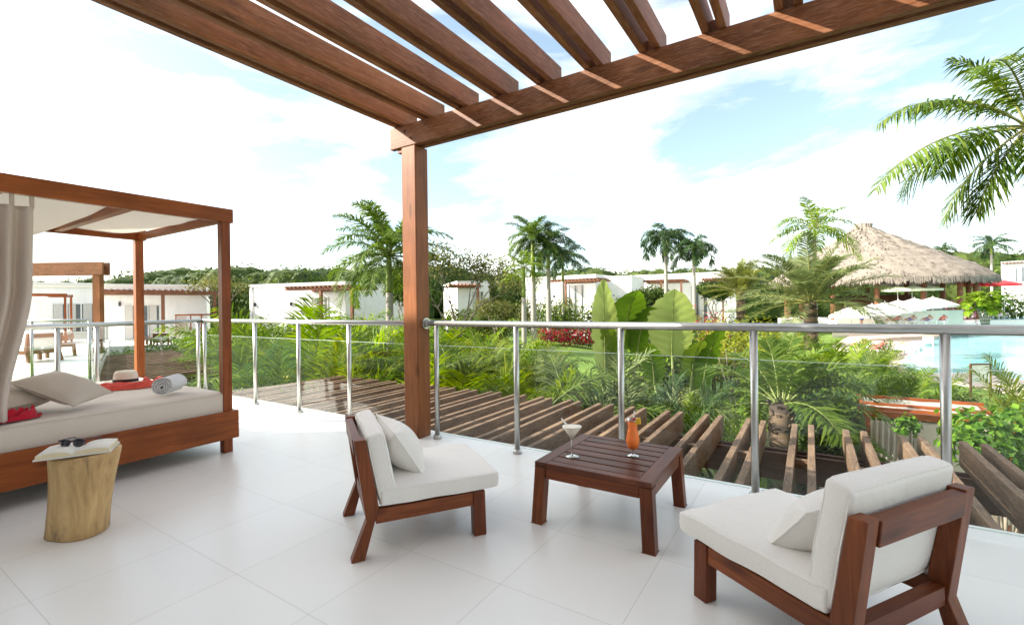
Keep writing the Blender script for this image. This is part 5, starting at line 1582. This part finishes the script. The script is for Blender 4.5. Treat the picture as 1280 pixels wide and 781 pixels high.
# glass screen between the terraces
t = thing('balustrade', 'glass screen between the two terraces at the far left', 'railing', (0, 0, 0), 0, 'steel and glass balustrades')
a = at(112, 440, 8.4); b = at(136, 440, 14.5); c_ = at(-40, 440, 9.0)
pp = [(c_.x, c_.y), (at(40, 440, 8.7).x, at(40, 440, 8.7).y), (a.x, a.y)]
for q in pp: rail_post(t, q[0], q[1])
mb = MB(); mb.tube([(q[0], q[1], RZ) for q in pp] , .024, 12); mb.build('handrail', M['steel'], t)
for q, r_ in zip(pp[:-1], pp[1:]): glass_panel(t, Vector((q[0], q[1], 0)), Vector((r_[0], r_[1], 0)))
glass_panel(t, Vector((a.x + .1, a.y, 0)), Vector((b.x, b.y, 0)))

# slatted roof of the lower pergola next door
t = thing('slatted_roof', 'brown slatted flat pergola roof beyond the balustrade corner', 'pergola', (0, 0, 0))
z = -.45
A_, B_, C_, D_ = zpt(128, 446, z), zpt(214, 438, z), zpt(272, 462, z), zpt(120, 486, z)
n = 19
for i in range(n):
    f = (i + .5) / n
    p0 = D_.lerp(A_, f); p1 = C_.lerp(B_, f)
    mb = MB(i); mb.bar(p0, p1, .06, .10); mb.build('slat', M['deckwood'], t)
for (p0, p1) in ((D_, C_), (A_, B_), (C_, B_)):
    mb = MB(9); mb.bar(p0 + Vector((0, 0, -.21)), p1 + Vector((0, 0, -.21)), .08, .28); mb.build('beam', M['darkbeam'], t)
for p0 in (C_, B_, A_, D_):
    mb = MB(8); mb.bar(Vector((p0.x, p0.y, -3.1)), Vector((p0.x, p0.y, z - .36)), .12, .12); mb.build('post', M['darkbeam'], t)
potted_fern('bright feathery palm plant beside the slatted roof at its left', 152, 18.5, 420, -1.2, 'bush4', .55)
potted_fern('low palm plant in front of the neighbouring white villa window', 85, 17.0, 432, -.7, 'bush4', 1.0)

# second bungalow
tB, lx, lz, W, H = building('bungalow', 'white bungalow with a curved blank wall behind the bright bushy palm', 312, 432, 37, 34, -1.2, 357, 8)
add_window(tB, lx(392), lx(412), .1, lz(372), 2)
add_pergola(tB, lx(393), lx(468), 2.6, lz(361, 430), [lx(432), lx(465)], 16)
t = thing('balustrade', 'small far steel and glass balustrade under the second bungalow porch', 'railing', (0, 0, 0), 0, 'steel and glass balustrades')
a = at(441, 400, 33); b = at(475, 400, 33.5)
mb = MB(); mb.tube([(a.x, a.y, .35), (b.x, b.y, .35)], .05, 8); mb.build('handrail', M['steel'], t)
mb = MB(); mb.bar((a.x, a.y, -.25), (b.x, b.y, -.25), .02, 1.0); mb.build('glass_panel', M['glass'], t)
mb = MB(); mb.bar((a.x, a.y, -1.6), (b.x, b.y, -1.6), .3, 1.6); mb.build('kerb', M['wall'], t)

# bungalow behind the palm cluster
tC, lx, lz, W, H = building('bungalow', 'white bungalow with orange-brown porch right of the palm cluster', 655, 745, 55, 50, -1.6, 348, 9)
add_window(tC, lx(708), lx(731), .2, lz(357), 3)
add_pergola(tC, lx(706), lx(762), 3.0, lz(351.5, 730), [lx(724)], 14)
tC2, lx, lz, W, H = building('bungalow', 'low white bungalow glimpsed behind the branched tree', 572, 612, 46, 47, -1.4, 352, 8)
add_window(tC2, lx(590), lx(604), .2, lz(364), 2)
add_pergola(tC2, lx(556), lx(594), 2.6, lz(358), [lx(590)], 9)
# long white block
tD, lx, lz, W, H = building('bungalow', 'long low white bungalow with terracotta porch behind the twin dark palms', 768, 925, 60, 53, -1.6, 346, 9)
add_window(tD, lx(868), lx(888), .2, lz(358), 2)
add_pergola(tD, lx(812), lx(866), 3.2, lz(351.5), [lx(838), lx(862)], 14)
add_pergola(tD, lx(884), lx(912), 2.4, lz(351.5), [lx(908)], 8)
tD2, lx, lz, W, H = building('bungalow', 'white cube bungalow end wall at the left end of the long white block', 742, 790, 52, 50, -1.6, 347, 6)
# right bungalow beyond the pool
tE, lx, lz, W, H = building('bungalow', 'white bungalow beyond the pool at the right edge', 1252, 1330, 66, 61.8, -1.0, 328, 8)
add_window(tE, lx(1264), lx(1292), lz(352), lz(333), 3)
mb = MB()
for i in range(16):
    x = W * (i + .5) / 16; mb.span(x - .12, x + .12, -.5, -.01, H - .22, H - .02)
mb.build('eave_slats', M['brownfar'], tE)

def fittings(t, lamps, pipe=None):
    H = t['H']
    for x in lamps:
        mb = MB(); mb.span(x - .06, x + .06, -.14, -.002, H * .62, H * .62 + .30); mb.build('wall_lamp', M['plastic_dark'], t, .01)
    if pipe is not None:
        mb = MB(); mb.tube([(pipe, -.06, -.5), (pipe, -.06, H - .1)], .045, 8); mb.build('downpipe', M['alu'], t)
    mb = MB(); mb.span(.0, t['W'], -.055, -.031, H - .16, H - .02); mb.build('roof_edge', M['wallcream'], t)
for t_, la, pi_ in ((tA, (.9, 6.5), 7.0), (tN, (2.0, ), None), (tB, (.6, 4.2), .3), (tC, (1.2, 4.0), .4), (tD, (2.0, 7.0, 11.0), 1.0), (tE, (.5,), None)):
    fittings(t_, la, pi_)

# ------------------------------------------------------------------ pool and pool deck
def slab(name, poly, z0, z1, mat, label=None):
    mb = MB(); mb.prism(poly, 2, z0, z1); o = mb.build(name, mat); structure(o, label); return o
ZW = -2.30
def zp2(u, v, z):
    p = zpt(u, v, z); return (p.x, p.y)
def ring(pts, z): return [zp2(u, v, z) for u, v in pts]
pool_px = [(1128, 452), (1140, 441), (1158, 428), (1180, 418), (1215, 410), (1262, 405), (1330, 403), (1420, 410), (1420, 470), (1330, 478), (1268, 470), (1228, 463), (1180, 464), (1140, 462)]
pool = ring(pool_px, ZW)
def catmull(P, n=6):
    out = []
    m = len(P)
    for i in range(m):
        p0, p1, p2, p3 = [Vector(P[(i + k - 1) % m]) for k in range(4)]
        for j in range(n):
            t = j / n
            q = .5 * ((2 * p1) + (-p0 + p2) * t + (2 * p0 - 5 * p1 + 4 * p2 - p3) * t * t + (-p0 + 3 * p1 - 3 * p2 + p3) * t ** 3)
            out.append((q.x, q.y))
    return out
pool = catmull(pool)
cx_ = sum(p[0] for p in pool) / len(pool); cy_ = sum(p[1] for p in pool) / len(pool)
def grow(P, k): 
    out = []
    for (x, y) in P:
        d = Vector((x - cx_, y - cy_)); L = d.length; d.normalize(); out.append((x + d.x * k, y + d.y * k))
    return out
# deck: broad paved area round the pool, coping ring, then the water
deck = ring([(1040, 432), (1065, 418), (1120, 408), (1200, 401), (1500, 398), (1560, 500), (1330, 505), (1225, 483), (1130, 470), (1080, 455)], -2.42)
slab('pool_deck', deck, -3.2, -2.42, M['deck'])
slab('pool_coping', grow(pool, .55), -2.9, -2.372, M['deckwhite'])
slab('pool_water', pool, -2.9, -2.34, M['water'])
# raised deck beyond with its pale retaining wall and the far pool
ZD = -1.05
rd = ring([(1040, 404.5), (1120, 402.2), (1215, 400.5), (1420, 398.5), (1420, 382), (1040, 386)], ZD)
slab('upper_pool_deck', rd, -3.0, ZD, M['deckwhite'])
fp = catmull(ring([(1228, 399.0), (1255, 395), (1300, 391), (1400, 391), (1400, 398.3), (1300, 399.3)], ZD), 4)
slab('far_pool_water', fp, ZD - .3, ZD + .02, M['water'])

# ------------------------------------------------------------------ thatched palapa
PD = 60
g = spot(1090, PD); GZ = -1.0
t = thing('palapa', 'large round open hall with a grey-brown thatched roof beyond the pool', 'building', (g.x, g.y, GZ), 0)
R_ = 114 / CF * PD; ze = at(1090, 351, PD).z - GZ; za = at(1080, 285, PD).z - GZ
ap = (RGT0 * ((1079 - 1090) / CF * PD))
def th_fn(p, an, r, z):
    f = 1 - r / R_
    q = Vector((p.x + ap.x * max(0, f), p.y + ap.y * max(0, f), p.z))
    q += Vector((cos(an), sin(an), 0)) * .25 * noise.noise(Vector((cos(an) * 5, sin(an) * 5, z * .7)))
    q.z += .16 * noise.noise(Vector((cos(an) * 9, sin(an) * 9, z * 1.1)))
    return q
prof = []
n = 26
for i in range(n + 1):
    f = i / n
    z = ze + (za - ze) * (f ** .94 * .90 + .10 * f * f)
    r = R_ * (1 - f) * (1 + .05 * sin(f * pi)) + .9 * f
    prof.append((r, z + (.10 if i % 3 == 0 else 0)))
prof = [(R_ * .93, ze - .05), (R_ * .985, ze - .45), (R_ * 1.003, ze - .35)] + prof + [(.9, za + .45), (.55, za + .55), (0, za + .5)]
mb = MB(); mb.lathe(prof, 96, (0, 0, 0), 0, 1, .8, th_fn)
rng = random.Random(5)
for i in range(5200):                                     # loose straw on the eave and over the roof
    an = rng.uniform(0, 2 * pi); e = rng.random() < .55
    f = rng.random() ** 1.2 * .03 if e else rng.random() ** 1.3
    r = R_ * (1 - f) * (1 + .05 * sin(f * pi)) + .9 * f; z = ze + (za - ze) * (f ** .94 * .90 + .10 * f * f)
    p = th_fn(Vector((r * cos(an), r * sin(an) * .8, z)), an, r, z) + Vector((0, 0, .04))
    o_ = Vector((cos(an), sin(an), 0)); s_ = Vector((-sin(an), cos(an), 0))
    L = rng.uniform(.5, .95) if e else rng.uniform(.25, .5)
    d = (o_ * (.25 if e else .8) + Vector((0, 0, -1 if e else -.36)) + s_ * rng.uniform(-.2, .2)).normalized()
    w = rng.uniform(.04, .10)
    if not e: p += Vector((0, 0, .0))
    mb.add([p - s_ * w, p + s_ * w, p + d * L + s_ * w * .4, p + d * L - s_ * w * .4], [(0, 1, 2, 3)], 0)
mb.build('thatched_roof', M['thatch'], t)
for k in range(14):
    an = 2 * pi * k / 14 + .2
    mb = MB(k); mb.tube([(cos(an) * R_ * .82, sin(an) * R_ * .66, -.5), (cos(an) * R_ * .82, sin(an) * R_ * .66, ze + 1.0)], .26, 8); mb.build('post', M['brownfar'], t)
mb = MB(); mb.lathe([(R_ * .35, 0), (R_ * .35, 3.0), (0, 3.0)], 24, (0, 0, 0), 0, 1, .8); mb.build('bar_counter', M['darkbeam'], t)
mb = MB(); mb.lathe([(R_ * .9, -.6), (R_ * .9, .06), (0, .06)], 40, (0, 0, 0), 0, 1, .8); mb.build('floor_plinth', M['wallcream'], t)
# stone planter in front
def wall_seg(name, label, u0, u1, d, z0, v_top, thick, mat, cat='wall'):
    a, b = at(u0, 390, d), at(u1, 390, d); zt = at((u0 + u1) / 2, v_top, d).z
    t = thing(name, label, cat, (a.x, a.y, z0), atan2(b.y - a.y, b.x - a.x))
    L = sqrt((b.x - a.x) ** 2 + (b.y - a.y) ** 2)
    mb = MB(); mb.span(0, L, 0, thick, -.5, zt - z0); mb.build('wall', M[mat], t)
    mb = MB(); mb.span(-.05, L + .05, -.05, thick + .05, zt - z0 + .001, zt - z0 + .08); mb.build('coping', M['deckwhite'], t)
    return t
wall_seg('stone_wall', 'rubble stone planter wall under the right end of the white umbrellas', 1142, 1182, 50, ZD, 379, .8, 'stonewall')
wall_seg('low_wall', 'low pale wall running behind the sunbathers on the upper pool deck', 1046, 1204, 47.5, ZD, 389.5, .3, 'wallcream')

# ------------------------------------------------------------------ umbrellas
def umbrella_meshes(mat, R, H, drop):
    mb = MB(); seg = 8
    vs = [(0, 0, H + .0)]
    for k in range(seg): a = 2 * pi * k / seg; vs.append((R * .5 * cos(a), R * .5 * sin(a), H - drop * .44))
    for k in range(seg): a = 2 * pi * k / seg; vs.append((R * cos(a), R * sin(a), H - drop))
    for k in range(seg): a = 2 * pi * k / seg; vs.append((R * 1.0 * cos(a), R * 1.0 * sin(a), H - drop - .22))
    fs = []
    for k in range(seg):
        k2 = (k + 1) % seg
        fs += [(0, 1 + k, 1 + k2), (1 + k, 9 + k, 9 + k2, 1 + k2), (9 + k, 17 + k, 17 + k2, 9 + k2)]
    mb.add(vs, fs)
    return mb
UMB = {}
def umbrella(label, u, v_top, d, R, drop, zb, mat, group):
    p = at(u, v_top, d); H = p.z - zb
    key = (mat, R, round(H, 1))
    t = thing('umbrella', label, 'umbrella', (p.x, p.y, zb), u * .1, group)
    umbrella_meshes(mat, R, H, drop).build('canopy', M[mat], t)
    mb = MB(); mb.tube([(0, 0, 0), (0, 0, H + .08)], .035, 8); mb.build('pole', M['alu'], t)
    mb = MB(); mb.lathe([(0, .08), (.28, .08), (.30, 0), (0, 0)], 14); mb.build('base', M['plastic'], t)
WU = [(1064, 383, 'white poolside umbrella at the left end of the row, beside the standing person'), (1090, 380, 'second white umbrella from the left in the poolside row'), (1106, 377.5, 'white umbrella left of the middle of the poolside row'), (1123, 375, 'white umbrella in the middle of the poolside row'), (1143, 372.5, 'white umbrella right of the middle of the poolside row'), (1166, 371, 'rightmost white umbrella of the poolside row, above the stone planter')]
for i, (u, v, lab) in enumerate(WU):
    umbrella(lab, u, v, 44 + i * .8, 2.1 if i != 0 else 1.9, .85, ZD, 'umbrella', 'white umbrellas by the pool')
for i, (u, lab) in enumerate([(1122, 'left of the three pale green umbrellas under the thatched roof edge'), (1140, 'middle one of the three pale green umbrellas under the thatched roof edge'), (1158, 'right of the three pale green umbrellas under the thatched roof edge')]):
    umbrella(lab, u, 357.5 - i * .5, 52.5, 1.5, .4, ZD, 'umbrella_green', 'pale green umbrellas under the thatch')
for u, lab in [(1225, 'red umbrella just right of the thatched roof eave'), (1255, 'red umbrella nearer the right-hand bungalow')]:
    umbrella(lab, u, 350, 58, 1.6, .5, -.9, 'umbrella_red', 'red umbrellas beyond the pool')

# ------------------------------------------------------------------ people
def person_body(joints, edges, name):
    """joints: name -> (x,y,z,r); a single continuous skin"""
    names = list(joints)
    me = bpy.data.meshes.new(name)
    me.from_pydata([joints[k][:3] for k in names], [(names.index(a), names.index(b)) for a, b in edges], [])
    o = bpy.data.objects.new(name, me); COL.objects.link(o)
    sk = o.modifiers.new('skin', 'SKIN'); sk.use_smooth_shade = True
    for i, k in enumerate(names):
        r = joints[k][3]; me.skin_vertices[0].data[i].radius = (r, r)
    me.skin_vertices[0].data[names.index('pelvis')].use_root = True
    sb = o.modifiers.new('sub', 'SUBSURF'); sb.levels = 1; sb.render_levels = 1
    dg = bpy.context.evaluated_depsgraph_get()
    ev = o.evaluated_get(dg)
    me2 = bpy.data.meshes.new_from_object(ev)
    bpy.data.objects.remove(o)
    me2.materials.clear(); me2.materials.append(M['skin'])
    for p in me2.polygons: p.use_smooth = True
    return me2
EDG = [('pelvis', 'waist'), ('waist', 'chest'), ('chest', 'neck'), ('neck', 'head'), ('head', 'crown'), ('pelvis', 'hipL'), ('hipL', 'kneeL'), ('kneeL', 'ankL'), ('ankL', 'toeL'), ('pelvis', 'hipR'), ('hipR', 'kneeR'), ('kneeR', 'ankR'), ('ankR', 'toeR'), ('chest', 'shL'), ('shL', 'elL'), ('elL', 'wrL'), ('wrL', 'haL'), ('chest', 'shR'), ('shR', 'elR'), ('elR', 'wrR'), ('wrR', 'haR')]
STAND = dict(pelvis=(0, 0, .94, .13), waist=(0, 0, 1.10, .115), chest=(0, .01, 1.32, .135), neck=(0, .01, 1.50, .055), head=(0, -.01, 1.61, .088), crown=(0, 0, 1.70, .07),
             hipL=(-.09, 0, .88, .095), kneeL=(-.11, -.02, .50, .06), ankL=(-.12, .02, .09, .042), toeL=(-.13, -.13, .04, .035), hipR=(.09, 0, .88, .095), kneeR=(.10, -.03, .50, .06), ankR=(.12, .0, .09, .042), toeR=(.14, -.14, .04, .035),
             shL=(-.17, .01, 1.42, .06), elL=(-.25, .02, 1.16, .045), wrL=(-.22, -.14, .98, .034), haL=(-.20, -.22, .94, .035), shR=(.17, .01, 1.42, .06), elR=(.26, .0, 1.18, .045), wrR=(.22, -.20, 1.22, .034), haR=(.18, -.27, 1.27, .035))
LIE = dict(pelvis=(0, 0, .14, .13), waist=(0, .17, .17, .115), chest=(0, .38, .28, .135), neck=(0, .53, .40, .055), head=(0, .62, .46, .088), crown=(0, .70, .50, .07),
           hipL=(-.09, -.05, .13, .095), kneeL=(-.11, -.44, .30, .06), ankL=(-.12, -.80, .08, .042), toeL=(-.13, -.88, .16, .035), hipR=(.09, -.05, .13, .095), kneeR=(.10, -.46, .13, .06), ankR=(.12, -.86, .07, .042), toeR=(.14, -.92, .17, .035),
           shL=(-.17, .46, .34, .06), elL=(-.28, .24, .20, .045), wrL=(-.22, .02, .16, .034), haL=(-.20, -.06, .15, .035), shR=(.17, .46, .34, .06), elR=(.30, .60, .30, .045), wrR=(.16, .74, .42, .034), haR=(.08, .72, .46, .035))
BODY = {'stand': person_body(STAND, EDG, 'stand'), 'lie': person_body(LIE, EDG, 'lie')}
def person(label, pose, loc, rz, wear, hair='hair'):
    o = bpy.data.objects.new('person', BODY[pose]); COL.objects.link(o)
    o.location = loc; o.rotation_euler = (0, 0, rz); tag(o, label, 'person', 'people by the pool')
    J = STAND if pose == 'stand' else LIE
    h, c = Vector(J['head'][:3]), Vector(J['crown'][:3])
    mb = MB(); ax = (c - h).normalized()
    mb.tube([h + ax * .02, h + ax * .07, h + ax * .11, h + ax * .135], [.098, .104, .085, .03], 12); mb.build('hair', M[hair], o)
    if wear:
        mb = MB()
        if pose == 'stand':
            mb.lathe([(.19, .55), (.165, .80), (.15, 1.0), (.14, 1.12), (.165, 1.32), (.17, 1.42), (.08, 1.47)], 16, (0, 0, 0), 0, 1.12, .85)
        else:
            pts = [Vector(J[k][:3]) for k in ('pelvis', 'waist')]; mb.tube([pts[0] + Vector((0, -.10, 0)), pts[0], pts[1]], [.155, .165, .13], 12)
        mb.build('clothing', M[wear], o)
        if wear != 'blue_cloth' and pose == 'lie':
            mb = MB(); c_ = Vector(J['chest'][:3]); mb.tube([c_ + Vector((0, -.06, -.04)), c_ + Vector((0, .05, .03))], [.155, .152], 12); mb.build('clothing', M[wear], o)
    return o

# ------------------------------------------------------------------ loungers
def make_lounger(label, loc, rz, towel=None, group='white sun loungers by the pool'):
    t = thing('sun_lounger', label, 'sun lounger', loc, rz, group)
    mb = MB(); mb.span(-.33, .33, -.98, .35, .30, .345); mb.build('seat', M['plastic'], t, .01)
    mb = MB(); mb.bar((0, .33, .32), (0, .92, .66), .66, .045); mb.build('backrest', M['plastic'], t, .01)
    for sx in (-1, 1):
        for y in (-.85, .30):
            mb = MB(); mb.bar((sx * .29, y, 0), (sx * .29, y, .30), .06, .06); mb.build('leg', M['plastic'], t)
    if towel:
        mb = MB(); mb.grid(lambda a, b: (-.26 + .52 * a, -.8 + 1.1 * b, .352 + .008 * sin(a * 9 + b * 5)), 10, 14)
        mb.build('towel', M[towel], t, 0, None, 0, .012)
    return t
# lower deck loungers (seen through the glass under the handrail)
LZ0 = -2.42
LG = [(1075, 417, 34, 'pink_cloth', 'pool lounger with a pink towel farthest left below the handrail'), (1100, 421, 33, 'red_cloth', 'pool lounger with a red towel second from left below the handrail'), (1122, 424, 32, None, 'bare white pool lounger near the pool edge below the handrail'), (1144, 420, 34, 'pink_cloth', 'pool lounger with pink towel closest to the water below the handrail'), (1160, 414, 38, None, 'bare white pool lounger behind the one closest to the water')]
for i, (u, v, d, tw_, lab) in enumerate(LG):
    p = at(u, v, d); make_lounger(lab, (p.x, p.y, LZ0), CYAW + radians(-70 + i * 7), tw_)
for (u, v, d, wear, lab, r) in [(1098, 420, 33, 'red_cloth', 'sunbather in red lying on the lounger with the red towel', -63), (1074, 416, 34, 'blue_cloth', 'sunbather in blue lying on the lounger farthest left', -70)]:
    p = at(u, v, d); person(lab, 'lie', (p.x, p.y, LZ0 + .34), CYAW + radians(r), wear)
# upper deck, above the handrail
UL = [(1117, 'pink_cloth', 'sunbather in pink lying left of the middle on the upper deck'), (1136, 'blue_cloth', 'sunbather in blue lying between two towels on the upper deck'), (1158, 'blue_cloth', 'sunbather with a blue cover near the small palm on the upper deck'), (1178, 'red_cloth', 'sunbather in red near the small palm on the upper deck')]
for i, (u, wear, lab) in enumerate(UL):
    p = at(u, 395, 45.5)
    make_lounger('white lounger under the ' + lab.split(' lying')[0].split(' with')[0].split(' near')[0] + ['', ' left of the low wall middle', ' with the blue cover', ' by the small palm'][i], (p.x, p.y, ZD), CYAW + radians(-80 + 9 * i), 'blue_cloth' if i in (2, 3) else None)
    person(lab, 'lie', (p.x, p.y, ZD + .34), CYAW + radians(-80 + 9 * i), wear)
p = at(1077, 396, 45); person('person in a blue dress standing by the leftmost white umbrella', 'stand', (p.x, p.y, ZD), CYAW + .5, 'blue_cloth')
for i, (u, v, d) in enumerate([(1196, 377, 54), (1208, 374, 56), (1262, 378, 60), (1272, 372, 62), (1250, 384, 58)]):
    lab = ['white lounger behind the small lime palm, left one', 'white lounger behind the small lime palm, right one', 'white lounger below the red umbrella nearer the bungalow', 'white lounger farthest right in front of the bungalow', 'white lounger at the brink of the far pool'][i]
    p = at(u, v, d); make_lounger(lab, (p.x, p.y, ground(p.x, p.y) if False else ZD), CYAW + radians(-70), None)

# small canopied garden daybed
ZT = -.86
p = zpt(1082, 512, ZT)
c_ = Vector((p.x + BL / 2, p.y + BW / 2, 0)); gz = ground(c_.x, c_.y)
sc_ = (ZT - gz) / (BH + .122)
g2 = copy_tree(DB, 'canopied daybed with orange-brown frame and white cloth strips down in the garden', (c_.x, c_.y, gz), radians(-90), (1.0, 1.0, sc_), 'canopied daybeds')
for ch in list(g2.children):
    if ch.name.startswith(('cross_bar', 'canopy')): bpy.data.objects.remove(ch)
hx, hy = BW / 2, BL / 2
for x, w_ in ((-.03, .10), (.48, .035)):
    mb = MB(int(x * 100) + 7); mb.span(x - w_ / 2, x + w_ / 2, -hy + .06, hy - .06, BH + .03, BH + .115); mb.build('cross_bar', M['bedwood'], g2, .004)
for (x0, x1) in ((-hx + .065, -.085), (.025, hx - .065)):
    mb = MB(3)
    mb.grid(lambda a, b: (x0 + (x1 - x0) * a, -hy + .07 + (BL - .14) * b, BH + .075 - .05 * sin(pi * a) - .015 * abs(sin(b * 9)) + .01 * noise.noise(Vector((a * 3, b * 8, x0)))), 12, 40)
    mb.build('canopy_strip', M['canopy'], g2, 0, None, 0, .004)
mb = MB()
mb.grid(lambda a, b: (hx - .05 + .018 * sin(a * 26) * (.4 + .6 * b), -hy + .70 + 1.12 * a, BH - .03 - 1.25 * b), 90, 10)
mb.build('drape', M['canopy'], g2, 0, None, 0, .004)
# white framed board by the pool
p = at(1226, 470, 17.5); gz = -2.42
t = thing('notice_board', 'plain white board in a dark frame standing by the pool edge', 'sign', (p.x, p.y, gz), CYAW)
h0_ = at(1226, 478, 17.5).z - gz; h1_ = at(1226, 456, 17.5).z - gz
mb = MB(); mb.span(-.33, .33, 0, .03, h0_, h1_); mb.build('panel', M['plastic'], t)
mb = MB(); mb.span(-.38, .40, -.01, .05, h1_ + .001, h1_ + .05); mb.span(.34, .40, -.01, .05, 0, h1_); mb.span(-.39, -.34, -.01, .05, 0, h1_); mb.build('frame', M['darkbeam'], t)
# pale planter under the rafters
p = zpt(1052, 606, -2.45)
t = thing('planter', 'pale square planter standing on the grass under the right rafters', 'planter', (p.x, p.y, ground(p.x, p.y)), .3)
mb = MB(); 
for (x0, x1, y0, y1) in ((-.3, .3, -.3, -.25), (-.3, .3, .25, .3), (-.3, -.25, -.249, .249), (.25, .3, -.249, .249)): mb.span(x0, x1, y0, y1, 0, .62)
mb.build('box', M['pot'], t)
mb = MB(); mb.span(-.249, .249, -.249, .249, .0, .55); mb.build('soil', M['soil'], t)
